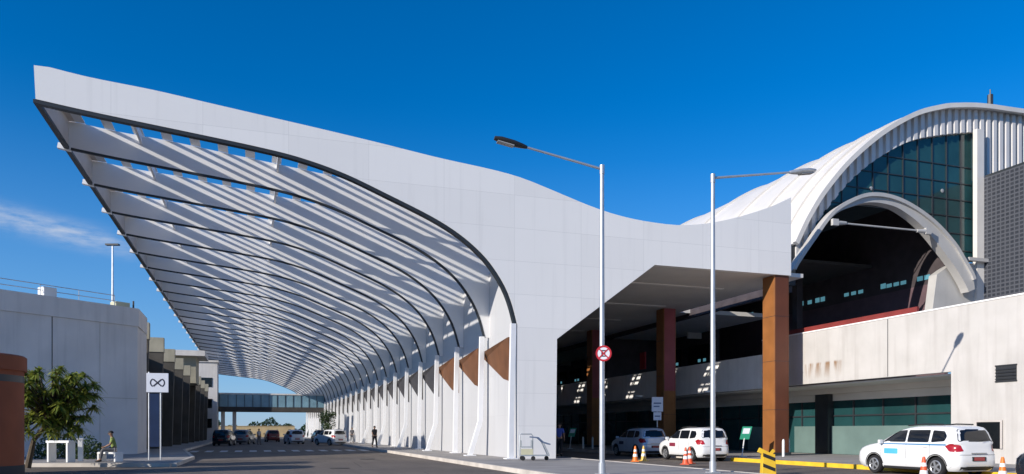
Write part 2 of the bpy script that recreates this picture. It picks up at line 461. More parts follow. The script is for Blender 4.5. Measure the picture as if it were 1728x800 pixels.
w = bpy.data.worlds.new('World'); scene.world = w; w.use_nodes = True
nt = w.node_tree; N, L = nt.nodes, nt.links
bg = N['Background']; bg.inputs['Strength'].default_value = .135
sky = N.new('ShaderNodeTexSky'); sky.sky_type = 'NISHITA'; sky.sun_disc = False
sky.sun_elevation = elev; sky.sun_rotation = az
sky.altitude = 0; sky.air_density = .8; sky.dust_density = .1; sky.ozone_density = 3.0
hs = N.new('ShaderNodeHueSaturation'); hs.inputs['Saturation'].default_value = 1.42; hs.inputs['Value'].default_value = 1.0
tint = N.new('ShaderNodeMix'); tint.data_type = 'RGBA'; tint.blend_type = 'MULTIPLY'; tint.inputs[0].default_value = 1
tint.inputs[7].default_value = (.84, .785, .815, 1)
L.new(sky.outputs[0], tint.inputs[6]); L.new(tint.outputs[2], hs.inputs['Color'])
# a thin cirrus wisp low over the left horizon, by direction in the sky
tc = N.new('ShaderNodeTexCoord'); sp = N.new('ShaderNodeSeparateXYZ'); L.new(tc.outputs['Generated'], sp.inputs[0])
def wm(op, a, b=None, v=None):
    n = N.new('ShaderNodeMath'); n.operation = op
    L.new(a, n.inputs[0])
    if b is not None: L.new(b, n.inputs[1])
    elif v is not None: n.inputs[1].default_value = v
    return n.outputs[0]
azs = wm('ARCTAN2', sp.outputs[0], sp.outputs[1]); els = wm('ARCSINE', sp.outputs[2])
cn = N.new('ShaderNodeCombineXYZ'); L.new(wm('MULTIPLY', azs, v=26.0), cn.inputs[0]); L.new(wm('MULTIPLY', els, v=95.0), cn.inputs[1])
no = N.new('ShaderNodeTexNoise'); no.inputs['Scale'].default_value = 1.0; no.inputs['Detail'].default_value = 7; no.inputs['Roughness'].default_value = .6
L.new(cn.outputs[0], no.inputs['Vector'])
axis_el = wm('ADD', wm('MULTIPLY', azs, v=-.15), v=rad(12.75) - .15 * rad(12.0))
d = wm('SUBTRACT', els, axis_el); d = wm('DIVIDE', d, v=rad(.68)); d = wm('MULTIPLY', d, d)
g = wm('POWER', wm('ADD', wm('MULTIPLY', d, v=0.0), v=math.e), wm('MULTIPLY', d, v=-1.0))
a_ = wm('DIVIDE', wm('ADD', azs, v=rad(13.2)), v=rad(5.2)); a_ = wm('MULTIPLY', wm('MULTIPLY', a_, a_), wm('MULTIPLY', a_, a_))
ga = wm('POWER', wm('ADD', wm('MULTIPLY', d, v=0.0), v=math.e), wm('MULTIPLY', a_, v=-1.0))
nr = N.new('ShaderNodeMapRange'); nr.inputs[1].default_value = .33; nr.inputs[2].default_value = .68; nr.inputs[3].default_value = .1
L.new(no.outputs['Fac'], nr.inputs[0])
cl = wm('MULTIPLY', wm('MULTIPLY', g, ga), nr.outputs[0]); cl = wm('MULTIPLY', cl, v=.72)
mx = N.new('ShaderNodeMix'); mx.data_type = 'RGBA'
hz = N.new('ShaderNodeMapRange'); hz.interpolation_type = 'SMOOTHSTEP'
hz.inputs[1].default_value = rad(-2); hz.inputs[2].default_value = rad(24); hz.inputs[3].default_value = .75; hz.inputs[4].default_value = 0
L.new(els, hz.inputs[0])
hx = N.new('ShaderNodeMix'); hx.data_type = 'RGBA'; hx.inputs[7].default_value = (.75, 1.75, 3.2, 1)
L.new(hz.outputs[0], hx.inputs[0]); L.new(hs.outputs[0], hx.inputs[6])
L.new(cl, mx.inputs[0]); L.new(hx.outputs[2], mx.inputs[6]); mx.inputs[7].default_value = (3.2, 3.4, 3.8, 1)
L.new(mx.outputs[2], bg.inputs['Color'])

vs = scene.view_settings
vs.view_transform = 'Standard'; vs.look = 'None'; vs.exposure = 0.6; vs.gamma = 1; vs.use_curve_mapping = False
scene.cycles.max_bounces = 8; scene.cycles.use_denoising = True

# ------------------------------------------------------------------ ground, roads, pavements
Y0 = 33.9           # plane of the white front
XC = 11.6           # row of canopy columns
BAY, NBAY = 5.28, 28
YEND = Y0 + BAY * NBAY

struct('ground', MB().add([(-3000, -3000, -.03), (3000, -3000, -.03), (3000, 3000, -.03), (-3000, 3000, -.03)], [(0, 1, 2, 3)]), M['ground'])
struct('road', MB().add([(-70, -40, 0), (40, -40, 0), (40, 215, 0), (-70, 215, 0)], [(0, 1, 2, 3)]), M['asphalt'])
# raised island carrying the canopy wall, between the main road and the inner lane
struct('island_pavement', MB().box(8.78, 14.62, -12, 186, -.02, .15), M['concrete'])
struct('island_kerb', MB().box(8.6, 8.775, -12, 186, -.02, .165).box(14.625, 14.8, -12, 186, -.02, .165), M['kerb'])
struct('terminal_pavement', MB().box(22.18, 31.3, -12, 186, -.02, .15), M['concrete'])
struct('terminal_kerb', MB().box(22.0, 22.175, 31.8, 186, -.02, .165), M['kerb'])
struct('painted_kerb', MB().box(22.0, 22.175, -12, 31.79, -.02, .17), M['yellow'])
pA = on_d(-120, 31.2); pB = on_d(290, 31.2); pC = on_d(322, 39.5)
lp = [(pA.x, pA.y), (pB.x, pB.y), (pC.x, pC.y), (-4.9, 60), (-4.9, 186), (-30, 186), (-30, 30)]
struct('left_pavement', MB().prism(lp, -.02, .14, 'z'), M['concrete'])
kb = MB()
for a, b in zip(lp[:4], lp[1:5]):
    a, b = Vector((*a, 0)), Vector((*b, 0)); u = (b - a).normalized(); nrm = Vector((u.y, -u.x, 0)) * .09
    kb.obox((a + b) / 2 + Vector((0, 0, .07)) + nrm, (b - a) / 2, nrm, (0, 0, .085))
struct('left_kerb', kb, M['kerb'])
for (mx_, my_) in ((3.2, 30.5), (5.6, 40.0), (17.2, 27.0)):
    mh = MB().lathe([(.38, .003), (.38, .012)], (mx_, my_, 0), 28)
    tag(mh.build('manhole_cover', M['dark_iron']), kind='structure')
zb = MB()
for i in range(13):
    x = -4.3 + i * 1.0
    zb.box(x, x + .5, 57.2, 61.0, .004, .008)
struct('zebra_crossing', zb, M['road_paint'])
# ------------------------------------------------------------------ the canopy
arch_px = [(60, 167), (130, 183), (200, 198), (310, 221), (432, 247), (507, 266), (582, 293), (657, 329), (728, 365), (770, 391), (802, 417), (828, 445), (851, 481), (864, 513), (873, 548)]
arch3 = [on_y(px, py, Y0) for px, py in arch_px]
arch_c, ARC = resample([(p.x, 0, p.z) for p in arch3], 73)      # inner (lower) arch curve in X-Z
def arc_at(s):
    t = max(0, min(.99999, s / ARC)) * 72; i = int(t); return arch_c[i].lerp(arch_c[i + 1], t - i)
def arc_n(s):
    a = arc_at(max(0, s - .15)); b = arc_at(min(ARC * .9999, s + .15)); t = (b - a).normalized()
    return Vector((-t.z, 0, t.x)) if t.x > 0 else Vector((t.z, 0, -t.x))

top_px = [(57, 110), (66, 109), (150, 130), (260, 152), (350, 173), (432, 192), (540, 217), (640, 241), (740, 266), (830, 286), (880, 300), (930, 320), (1000, 349), (1050, 365), (1100, 375), (1150, 380), (1200, 376), (1250, 365), (1300, 349), (1335, 333)]
can = thing('canopy', 'huge white curved canopy of louvred bays sweeping over the road on white columns', 'canopy', (XC, Y0, .15))
top3, _ = resample([on_y(px, py, Y0) for px, py in top_px], 60)
outl = [(p.x, p.z) for p in top3]
e1 = on_y(1335, 465, Y0); e2 = on_y(1105, 447, Y0); e3 = on_y(940, 572, Y0); e4 = on_y(938, 760, Y0); e5 = on_y(874, 760, Y0)
outl += [(e1.x, e2.z), (e2.x, e2.z), (e3.x, e3.z), (e4.x, .15), (e5.x, .15)]
outl += [(p.x, p.z) for p in reversed(arch_c)]
SOF = e2.z
MB().prism(outl, Y0, Y0 + .30, 'y').build('front_fascia', M['facade'], can)
# dark lip lining the arch, one per frame
def rib_mesh(y0, y1, depth, lift):
    mb = MB(); n = 60
    pts = [arc_at(ARC * k / (n - 1)) for k in range(n)]; nr_ = [arc_n(ARC * k / (n - 1)) for k in range(n)]
    vs = []
    for p, q in zip(pts, nr_):
        a = p - q * (depth - lift); b = p + q * lift
        vs += [(a.x, y0, a.z), (a.x, y1, a.z), (b.x, y1, b.z), (b.x, y0, b.z)]
    fs = []
    for i in range(n - 1):
        for k in range(4):
            fs.append((i * 4 + k, i * 4 + (k + 1) % 4, (i + 1) * 4 + (k + 1) % 4, (i + 1) * 4 + k))
    fs += [(3, 2, 1, 0), tuple((n - 1) * 4 + k for k in range(4))]
    return mb.add(vs, fs)
rib0 = rib_mesh(Y0 + .02, Y0 + .30, .14, -.004).build('rib_lip', M['dark_steel'], can)
# a frame in every bay: a deep white web plate between the arch and the roof line
TOPZ = [(p.x, p.z) for p in top3]
def top_z(x):
    if x <= TOPZ[0][0]: return TOPZ[0][1]
    for a, b in zip(TOPZ, TOPZ[1:]):
        if a[0] <= x <= b[0]: return a[1] + (b[1] - a[1]) * (x - a[0]) / max(1e-6, b[0] - a[0])
    return TOPZ[-1][1]
XL = arch_c[0].x; XR = arch_c[-1].x + .35
webo = [(p.x, p.z) for p in arch_c] + [(XR, arch_c[-1].z), ]
nx = 40
webo += [(XR - (XR - XL) * k / nx, top_z(XR - (XR - XL) * k / nx) - .16) for k in range(nx + 1)]
proto_rib = MB().prism(webo, Y0 - .05, Y0 + .05, 'y').build('frame_web', M['web'], can)
proto_rib.location.y += BAY
lip = rib_mesh(Y0 - .065, Y0 + .065, .10, -.004).build('rib_lip', M['dark_steel'], proto_rib)
for v in lip.data.vertices: v.co = v.co + Vector((proto_rib.location)) 
# white bracket where each frame meets the outer edge
tp = arc_at(0)
tb = MB().obox((tp.x - .10, Y0, tp.z - .02), (.26, 0, -.04), (0, .12, 0), (.02, 0, .12)).build('rib_end', M['white_steel'], proto_rib, local=True)
for v in tb.data.vertices: v.co -= Vector(can.location)
# one bay of the roof: flat slats running from frame to frame, open between, on two cross rails
def bay_obj():
    mb = MB(); x = XL + .30
    p = 1.22
    while x < XR + .2:
        w_ = SLATW
        z0, z1 = top_z(x) - .14, top_z(x + w_) - .14
        mb.add([(x, Y0 + .06, z0), (x + w_, Y0 + .06, z1), (x + w_, Y0 + BAY - .06, z1), (x, Y0 + BAY - .06, z0),
                (x, Y0 + .06, z0 + .03), (x + w_, Y0 + .06, z1 + .03), (x + w_, Y0 + BAY - .06, z1 + .03), (x, Y0 + BAY - .06, z0 + .03)],
               [(3, 2, 1, 0), (4, 5, 6, 7), (0, 1, 5, 4), (1, 2, 6, 5), (2, 3, 7, 6), (3, 0, 4, 7)])
        x += p
    for yb, dd in ((2.6, .10),):
        n = 24
        for k in range(n):
            a = XL + .3 + (XR - XL - .3) * k / n; b = XL + .3 + (XR - XL - .3) * (k + 1) / n
            mb.add([(a, Y0 + yb, top_z(a) - .145 - dd), (b, Y0 + yb, top_z(b) - .145 - dd), (b, Y0 + yb, top_z(b) - .145), (a, Y0 + yb, top_z(a) - .145),
                    (a, Y0 + yb + .12, top_z(a) - .145 - dd), (b, Y0 + yb + .12, top_z(b) - .145 - dd), (b, Y0 + yb + .12, top_z(b) - .145), (a, Y0 + yb + .12, top_z(a) - .145)],
                   [(3, 2, 1, 0), (4, 5, 6, 7), (0, 1, 5, 4), (2, 3, 7, 6)])
    for x in (-5.0, 1.05, 7.0):
        z = top_z(x) - .15
        mb.box(x, x + .10, Y0 + .06, Y0 + BAY - .06, z - .42, z)
    return mb.build('roof_slats', M['slat'], can)
SLATW = .44
proto_bay = bay_obj()
# beige side panel closing the outer edge of a bay
def edge_obj():
    return MB().box(XL, XL + .08, Y0 + .06, Y0 + BAY - .06, arch_c[0].z + .02, top_z(XL) - .02).box(XL + .081, XL + .32, Y0 + .06, Y0 + BAY - .06, top_z(XL) - .14, top_z(XL) - .08).build('edge_panel', M['edge_beige'], can)
proto_edge = edge_obj()
def gutter_obj():
    a = arc_at(0)
    return MB().box(a.x - .10, a.x + .10, Y0 + .06, Y0 + BAY - .06, a.z - .12, a.z + .015).build('edge_gutter', M['dark_steel'], can)
proto_gut = gutter_obj()
# columns: even ones plumb, odd ones with a foot kicked out to the road
CT = arch_c[-1].z
def column_obj(kick):
    pts = [(XC - .04, CT + .05), (XC - .14, 2.0)] + [(XC - .16 - kick, .15)]
    mb = MB(); hw, hd = .125, .10
    vs = []
    for (x, z) in pts: vs += [(x - hw, Y0 - hd, z), (x + hw, Y0 - hd, z), (x + hw, Y0 + hd, z), (x - hw, Y0 + hd, z)]
    fs = []
    for i in range(2):
        for k in range(4): fs.append((i * 4 + k, i * 4 + (k + 1) % 4, i * 4 + 4 + (k + 1) % 4, i * 4 + 4 + k))
    fs += [(0, 1, 2, 3), (11, 10, 9, 8)]
    mb.add(vs, fs)
    x, z = pts[-1]
    mb.box(x - .28, x + .28, Y0 - .26, Y0 + .26, .152, .20)
    return mb.build('column', M['white_steel'], can)
c_even = column_obj(.0); c_odd = column_obj(.55)
c_odd.location.y += BAY
c_even.location.y += .085
def cpart(o, dy):
    c = o.copy(); COL.objects.link(c); c.location.y = dy; return c
for k in range(1, NBAY + 1):
    if k > 1:
        r = cpart(proto_rib, k * BAY)
        t = tb.copy(); COL.objects.link(t); t.parent = r; t = lip.copy(); COL.objects.link(t); t.parent = r
        cpart(c_odd if k % 2 else c_even, k * BAY)
    if k < NBAY:
        cpart(proto_bay, k * BAY); cpart(proto_edge, k * BAY); cpart(proto_gut, k * BAY)

# ------------------------------------------------------------------ long grey wall behind the columns, brown wedges at its head
M['wedge_shade'] = pbr('shaded_wedge_cladding', (.045, .042, .045), .6, .2, 1.3)  # shade on the far wedges given as a dark colour
sw = thing('side_wall', 'long pale grey wall behind the white canopy columns', 'wall', (XC + .45, Y0 + .6, .15))
MB().box(XC + .35, XC + .70, Y0 + .31, YEND, .15, 9.9).build('wall', M['sidewall'], sw)
wx = XC + .345
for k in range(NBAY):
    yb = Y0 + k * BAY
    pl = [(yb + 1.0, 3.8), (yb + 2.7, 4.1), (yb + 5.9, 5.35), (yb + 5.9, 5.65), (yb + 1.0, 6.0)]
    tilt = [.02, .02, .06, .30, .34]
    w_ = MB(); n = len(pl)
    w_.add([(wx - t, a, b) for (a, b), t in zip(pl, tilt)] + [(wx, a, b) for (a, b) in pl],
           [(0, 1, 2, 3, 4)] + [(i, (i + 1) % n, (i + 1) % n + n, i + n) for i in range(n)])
    w_.build('wall_wedge', M['wedge'] if k < 3 else M['wedge_shade'], sw)

# ------------------------------------------------------------------ terminal: soffit, columns, parapets, glazing
XW = 28.5
term = thing('terminal_building', 'two storey terminal with white parapet, dark glazing and brown columns', 'building', (XW, 30, .15))
sof = MB()
sof.box(19.1, 28.3, Y0 + .31, 186, SOF + .01, SOF + .22)
sun_slots = [38.8 + i * BAY for i in range(26)]  # added openings, hidden by the pylon, that throw sun patches on the parapet
yy = Y0 + .31
for ys in sun_slots:
    sof.box(14.1, 19.1, yy, ys, SOF + .01, SOF + .22)
    for q in range(3): sof.box(15.2 + q * 1.2, 15.32 + q * 1.2, ys, ys + 1.5, SOF + .05, SOF + .18)
    sof.box(14.1, 19.1, ys + .72, ys + .80, SOF + .05, SOF + .18)
    yy = ys + 1.5
sof.box(14.1, 19.1, yy, 186, SOF + .01, SOF + .22)
sof.box(XC + .75, 14.1, Y0 + .31, 186, SOF + .01, SOF + .22)
sof.box(28.303, 35.9, 47, 186, SOF + .01, SOF + .3)
sof.build('soffit', M['soffit'], term)
for i in range(14):
    y = 38.2 + i * 6.6
    MB().box(17.5, 26.0, y, y + .30, SOF - .035, SOF + .005).build('soffit_joint', M['soffit_strip'], term)
for i in range(10):
    y = Y0 + .12 + i * 11.6
    c_ = MB().box(26.28, 27.22, y, y + 1.0, .15, SOF - .002).build('brown_column', M['brown'], term, bevel=.02)
    jn = MB()
    for z in (2.6, 5.2, 7.6): jn.box(26.274, 27.226, y - .006 if i else y - .026, y + 1.006, z, z + .02)
    jn.build('joint_line', M['frame_dark'], c_)
    MB().box(26.2, 27.3, y - .08, y + 1.08, .152, .32).build('foot_guard', M['frame_dark'], c_)
    MB().box(26.34, 27.16, y - .02, y - .002, .16 if i == 0 else 4.2, SOF - .004).build('column_front', M['brown_shaded'] if i == 0 else M['maroon'], c_)  # foremost column: shade of its front put into the colour; the rest maroon
RUST = (1.7, 4.2, 4.1, 4.95)
wl = [(2, .15), (25.1, .15), (25.1, 4.03), (38.0, 4.03), (38.0, 6.8), (2, 6.8)]
M['rust_wall'] = rust_mat()
front = MB().prism(wl, XW, XW + .35, 'x').build('front_wall', M['rust_wall'], term)
MB().box(XW - .012, XW + .0, 28.55, 28.58, 4.05, 6.78).build('wall_joint', M['frame_dark'], front, local=False)
MB().box(XW - .03, XW + .38, 2, 38.02, 6.803, 6.87).build('coping', M['parapet'], term)
MB().box(XW + .05, XW + .35, 38.003, 186, 4.0, 6.0).build('parapet', M['parapet'], term)
MB().box(XW + .353, 31.2, 2, 186, 3.90, 3.98).box(31.203, 44, 2, 186, 3.6, 3.98).build('floor_slab', M['soffit'], term)
MB().box(31.55, 31.9, 25.1, 186, 3.2, 3.598).build('lintel', M['soffit'], term)
MB().box(31.60, 31.75, 25.1, 186, .15, 3.198).build('glass_wall', M['glass'], term)
MB().box(XW + .353, 31.6, 24.7, 25.1, .15, 3.895).build('recess_side', M['parapet'], term)
mul = MB()
y = 25.6
while y < 186:
    mul.box(31.53, 31.597, y, y + .09, .15, 3.19); y += 2.1
mul.box(31.535, 31.597, 25.12, 186, 2.3, 2.38)
mul.build('glazing_bars', M['frame_dark'], term)
for (a, b) in ((36.75, 38.75), (29.0, 35.6), (40.2, 43.4), (47.0, 51.0)):
    MB().box(31.40, 31.44, a, b, .16, 1.75).build('frosted_panel', M['frosted'], term)
MB().box(31.2, 31.9, 35.65, 36.7, .15, 3.59).build('dark_pier', M['frame_dark'], term)
# upper floor
MB().box(36.0, 36.3, 54.0, 186, 3.98, 13.4).build('upper_wall', M['dark_wall'], term)
for i in range(22):
    y = 55 + i * 4.4
    f = MB().box(35.93, 35.998, y, y + 3.2, 5.0, 8.8).build('window', M['glass_dark'], term)
    for q in (.4, 1.2):
        if (i * 3 + int(q * 2)) % 4 != 1:
            MB().box(35.915, 35.928, y + q, y + q + .4, 7.35, 7.6).build('daylight_pane', M['daylight_glow'], f)
for i in range(13):
    y = 56 + i * 7.0
    MB().box(34.6, 35.9, y, y + .22, SOF - .5, SOF - .005).build('soffit_beam', M['soffit'], term)
MB().box(35.4, 35.9, 54, 186, 6.9, 7.0).build('window_ledge', M['soffit'], term)
p = on_x(1086, 607, 30.5)
MB().box(30.4, 30.5, p.y - .45, p.y + .45, p.z - .8, p.z + .6).build('red_banner', M['sign_red'], term)
# terrace seen under the arch
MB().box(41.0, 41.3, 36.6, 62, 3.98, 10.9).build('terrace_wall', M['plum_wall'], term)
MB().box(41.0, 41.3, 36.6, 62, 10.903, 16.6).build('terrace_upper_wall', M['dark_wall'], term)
for px in (1218, 1230, 1268, 1352, 1366, 1379, 1388, 1428, 1440, 1452, 1490, 1500, 1512, 1524, 1552, 1564, 1578):
    p = on_x(px, 511 - (px - 1365) * .213, 40.95)
    MB().box(40.95, 40.99, p.y - .21, p.y + .21, p.z - .11, p.z + .13 + .05 * (px % 3)).build('daylight_pane', M['daylight_glow'], term)
MB().box(XW + .12, XW + .24, 27, 37.9, 6.873, 7.14).build('terrace_rail', M['red_rail'], term)
for y in (46.0,):
    MB().box(37.5, 38.0, y, y + .5, 3.98, 12.89).build('terrace_post', M['dark_wall'], term)
# vent and ground-floor window in the right-hand wall
v0 = on_x(1681, 635, XW); v1 = on_x(1716, 618, XW)
vent = MB()
vent.box(XW - .05, XW - .001, v1.y - .02, v0.y + .02, v0.z - .25, v0.z - .2).box(XW - .05, XW - .001, v1.y - .02, v0.y + .02, v1.z + .05, v1.z + .1)
vent.box(XW - .03, XW - .004, v1.y, v0.y, v0.z - .2, v1.z + .05)
for q in range(4): vent.obox((XW - .04, (v0.y + v1.y) / 2, v0.z - .12 + q * .13), (.03, 0, .03), (0, (v0.y - v1.y) / 2, 0), (.006, 0, -.006))
vent.build('wall_vent', M['lamp_dark'], term)
w0 = on_x(1650, 742, XW); w1 = on_x(1690, 712, XW)
fr = MB().box(XW - .05, XW - .002, w1.y, w0.y, w0.z - .35, w1.z).build('window', M['glass_dark'], term)
fb = MB()
fb.box(XW - .08, XW - .052, w1.y - .08, w0.y + .08, w1.z, w1.z + .08).box(XW - .08, XW - .052, w1.y - .08, w1.y, w0.z - .35, w1.z).box(XW - .08, XW - .052, w0.y, w0.y + .08, w0.z - .35, w1.z)
fb.build('frame', M['edge_beige'], fr)
# ceiling lights under the first floor, oval
for px, py in ((1078, 668), (1195, 660)):
    D = (3.88 - EYE) * FOC / (PY0 - py); p = on_d(px, D, 3.56)
    MB().lathe([(.05, -.06), (.28, -.05), (.3, .03)], (p.x, p.y, 3.865), 16).build('ceiling_light', M['reflective'], term, smooth=True)

# ------------------------------------------------------------------ arched hall
YA = 36.0
hall = thing('arched_hall', 'white barrel vaulted hall with ribbed arch front and teal glass', 'building', (36, YA, 4))
out_px = [(1337, 412), (1343, 399), (1359, 366), (1386, 323), (1429, 272), (1482, 227), (1536, 196), (1579, 184), (1606, 181), (1654, 182), (1728, 192), (1900, 212)]
in_px = [(1352, 425), (1359, 412), (1375, 383), (1402, 345), (1439, 302), (1482, 267), (1536, 238), (1590, 227), (1645, 222)]
outc, _ = resample([on_y(a, b, YA) for a, b in out_px], 90)
inc, _ = resample([on_y(a, b, YA) for a, b in in_px], 60)
def z_on(curve, x):
    for a, b in zip(curve, curve[1:]):
        if a.x <= x <= b.x: return a.z + (b.z - a.z) * (x - a.x) / max(1e-6, b.x - a.x)
    return curve[0].z if x < curve[0].x else curve[-1].z
XP = inc[-1].x
zblock = on_x(1650, 300, XP).z
fas = MB(); x = outc[0].x; k = 0
xs_end = 55.0
while x < xs_end:
    x2 = min(x + .27, xs_end)
    def lo(xx):
        if xx < inc[0].x: return inc[0].z - .3
        if xx < XP: return z_on(inc, xx)
        return zblock + .02
    zt0, zt1 = z_on(outc, x) - .11, z_on(outc, x2) - .11
    zl0, zl1 = lo(x + 1e-4), lo(x2 - 1e-4)
    if x >= XP - .3 and x < XP: zl1 = zl0
    yf = YA if k % 2 else YA + .18
    if zt0 - zl0 > .02 or zt1 - zl1 > .02:
        fas.prism([(x + .002, zl0), (x2 - .002, zl1), (x2 - .002, max(zl1 + .01, zt1)), (x + .002, max(zl0 + .01, zt0))], yf, YA + .5, 'y')
    x = x2; k += 1
fas.build('arch_fascia', M['clad_rib'], hall)
def shell(curve, y0, y1, t0, t1):
    mb = MB(); n = len(curve); vs = []
    for i, p in enumerate(curve):
        a = curve[max(i - 1, 0)]; b = curve[min(i + 1, n - 1)]; t = (b - a).normalized(); q = Vector((-t.z, 0, t.x))
        lo_, hi_ = p + q * t0, p + q * t1
        vs += [(lo_.x, y0, lo_.z), (lo_.x, y1, lo_.z), (hi_.x, y1, hi_.z), (hi_.x, y0, hi_.z)]
    fs = []
    for i in range(n - 1):
        for k in range(4): fs.append((i * 4 + k, i * 4 + (k + 1) % 4, (i + 1) * 4 + (k + 1) % 4, (i + 1) * 4 + k))
    fs += [(3, 2, 1, 0), tuple((n - 1) * 4 + k for k in range(4))]
    return mb.add(vs, fs)
rf = shell(outc, YA - .15, 150, -.10, .03).build('vault_roof', M['roof_white'], hall, smooth=True)
for y in (YA + 1.0, YA + 2.6, YA + 5.2, YA + 9, YA + 15, YA + 24, YA + 36, YA + 52):
    shell(outc, y, y + .22, .032, .16).build('roof_seam', M['roof_white'], rf, smooth=True)
shell(outc, YA - .4, YA - .152, -.16, .12).build('roof_trim', M['roof_white'], hall, smooth=True)
# tied arch in front
t_out = [(1338, 455), (1341, 449), (1368, 407), (1404, 359), (1440, 336), (1470, 328), (1506, 333), (1542, 350), (1578, 377), (1608, 410), (1622, 432), (1641, 466), (1645, 488)]
t_in = [(1346, 455), (1352, 442), (1380, 397), (1410, 364), (1440, 351), (1470, 345), (1506, 351), (1530, 365), (1557, 389), (1590, 431), (1608, 454), (1628, 486), (1632, 494)]
YT = 35.2
to, _ = resample([on_y(a, b, YT) for a, b in t_out], 60); ti, _ = resample([on_y(a, b, YT) for a, b in t_in], 60)
ti = [b.lerp(a, .22) for a, b in zip(to, ti)]
ta = MB()
for i in range(59):
    ta.add([(to[i].x, YT, to[i].z), (to[i + 1].x, YT, to[i + 1].z), (ti[i + 1].x, YT, ti[i + 1].z), (ti[i].x, YT, ti[i].z),
            (to[i].x, YT + .55, to[i].z), (to[i + 1].x, YT + .55, to[i + 1].z), (ti[i + 1].x, YT + .55, ti[i + 1].z), (ti[i].x, YT + .55, ti[i].z)],
           [(0, 3, 2, 1), (0, 1, 5, 4), (3, 7, 6, 2)])
tie = ta.build('tied_arch', M['arch_steel'], hall)
fl = MB()
for i in range(57):      # raised outer flange
    a, b = to[i], to[i + 1]
    u = (ti[i] - a).normalized() * .14; u2 = (ti[i + 1] - b).normalized() * .14
    A, B, C_, D_ = a - u * .6, b - u2 * .6, b + u2, a + u
    fl.add([(A.x, YT - .14, A.z), (B.x, YT - .14, B.z), (C_.x, YT - .14, C_.z), (D_.x, YT - .14, D_.z), (A.x, YT - .002, A.z), (B.x, YT - .002, B.z), (C_.x, YT - .002, C_.z), (D_.x, YT - .002, D_.z)],
           [(0, 3, 2, 1), (0, 1, 5, 4), (3, 7, 6, 2)])
fl.build('flange', M['arch_steel'], tie)
r0 = on_y(1404, 377, YT); r1 = on_y(1560, 392, YT)
MB().tube([(r0.x, YT - .2, r0.z), (r1.x, YT - .2, r1.z)], .05, 10).build('tie_rod', M['arch_steel'], tie, smooth=True)
for p, sx in ((r0, -1), (r1, 1)):
    bk = MB()
    bk.box(p.x - .2, p.x + .2, YT - .32, YT - .145, p.z - .18, p.z + .18)
    bk.tube([(p.x - sx * .2, YT - .2, p.z), (p.x - sx * .8, YT - .2, p.z - sx * .03)], [.13, .09], 10)
    bk.build('rod_bracket', M['arch_steel'], tie)
bt = [on_y(a, b, YA - .3) for a, b in ((1586, 462), (1608, 446), (1641, 443), (1658, 443), (1658, 525), (1578, 525))]
MB().prism([(p.x, p.z) for p in bt], YA - .1, YA + .5, 'y').build('buttress', M['arch_steel'], hall)
# curved glass screen
gl = [(p.x, p.z) for p in inc] + [(XP + .4, inc[-1].z), (XP + .4, on_y(1645, 441, YA).z), (XP, on_y(1645, 441, YA).z), (on_y(1608, 441, YA).x, on_y(1608, 441, YA).z)]
gl += [(p.x + .1, p.z - .1) for p in reversed(to[3:54:3])]
MB().prism(gl, YA + .30, YA + .36, 'y').build('glass_screen', M['glass'], hall)
gb = MB()
for i in range(12):
    x = XP - .9 - i * 1.15
    if x < inc[0].x + .6: break
    zt = z_on(inc, x); zb_ = max(z_on(to, x) - .1, on_y(1645, 441, YA).z)
    if zt - zb_ > .2: gb.box(x, x + .06, YA + .24, YA + .297, zb_, zt)
for i in range(9):
    z = 9.6 + i * 1.05
    xs = [inc[0].x + (XP - inc[0].x) * q / 200 for q in range(201)]
    run = [xx for xx in xs if z < z_on(inc, xx) - .05 and (z > z_on(to, xx) or xx > to[-8].x)]
    if len(run) > 4: gb.box(run[0], XP, YA + .245, YA + .296, z, z + .05)
gb.build('glazing_bars', M['frame_dark'], hall)
# small lit lamps seen inside the glass
for px, py in ((1590, 322), (1470, 318)):
    p = on_y(px, py, YA + .28)
    MB().lathe([(.02, -.05), (.12, -.03), (.12, .0)], (p.x, YA + .285, p.z), 12, 'y').build('glass_lamp', M['lens'], hall)
# white edge post with ledge
MB().box(XP - .16, XP + .42, YA - .30, YA - .003, 6.0, inc[-1].z + .05).build('edge_post', M['roof_white'], hall)
lg = on_y(1640, 441, YA)
MB().box(lg.x - .9, lg.x + .7, YA - .6, YA - .36, lg.z - .12, lg.z + .08).build('ledge', M['arch_steel'], hall)
# added shade sheet, back wall and side wall of the hall
shell(outc, YA + .62, 100, -.16, -.10).build('vault_shade_sheet', M['fin_dark'], hall, smooth=True)  # added dark sheet standing for the shade inside the vault
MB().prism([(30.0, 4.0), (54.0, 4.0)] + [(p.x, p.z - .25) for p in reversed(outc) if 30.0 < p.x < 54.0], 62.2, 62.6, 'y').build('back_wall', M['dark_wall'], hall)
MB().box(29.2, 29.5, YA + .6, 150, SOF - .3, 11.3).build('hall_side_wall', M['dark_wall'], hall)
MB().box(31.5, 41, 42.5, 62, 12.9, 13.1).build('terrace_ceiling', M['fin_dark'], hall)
p = on_y(1462, 428, 45)
MB().lathe([(.3, -.08), (.45, 0), (.3, .03)], (p.x, 45, p.z), 16).build('ceiling_lamp', M['lens'], hall)
# outer spandrel left of the arch
sp_ = on_y(1337, 412, YA)
MB().box(sp_.x - .5, sp_.x + .3, YA + .1, YA + .5, SOF, sp_.z).build('arch_foot', M['frame_dark'], hall)
am = on_y(1671, 186, YA + 1.2)
an = MB().tube([(am.x, YA + 1.2, am.z - .2), (am.x, YA + 1.2, am.z + 1.0)], .17, 8).tube([(am.x, YA + 1.2, am.z + 1.0), (am.x, YA + 1.2, am.z + 1.35)], .04, 6)
an.build('roof_flue', M['lamp_dark'], hall)

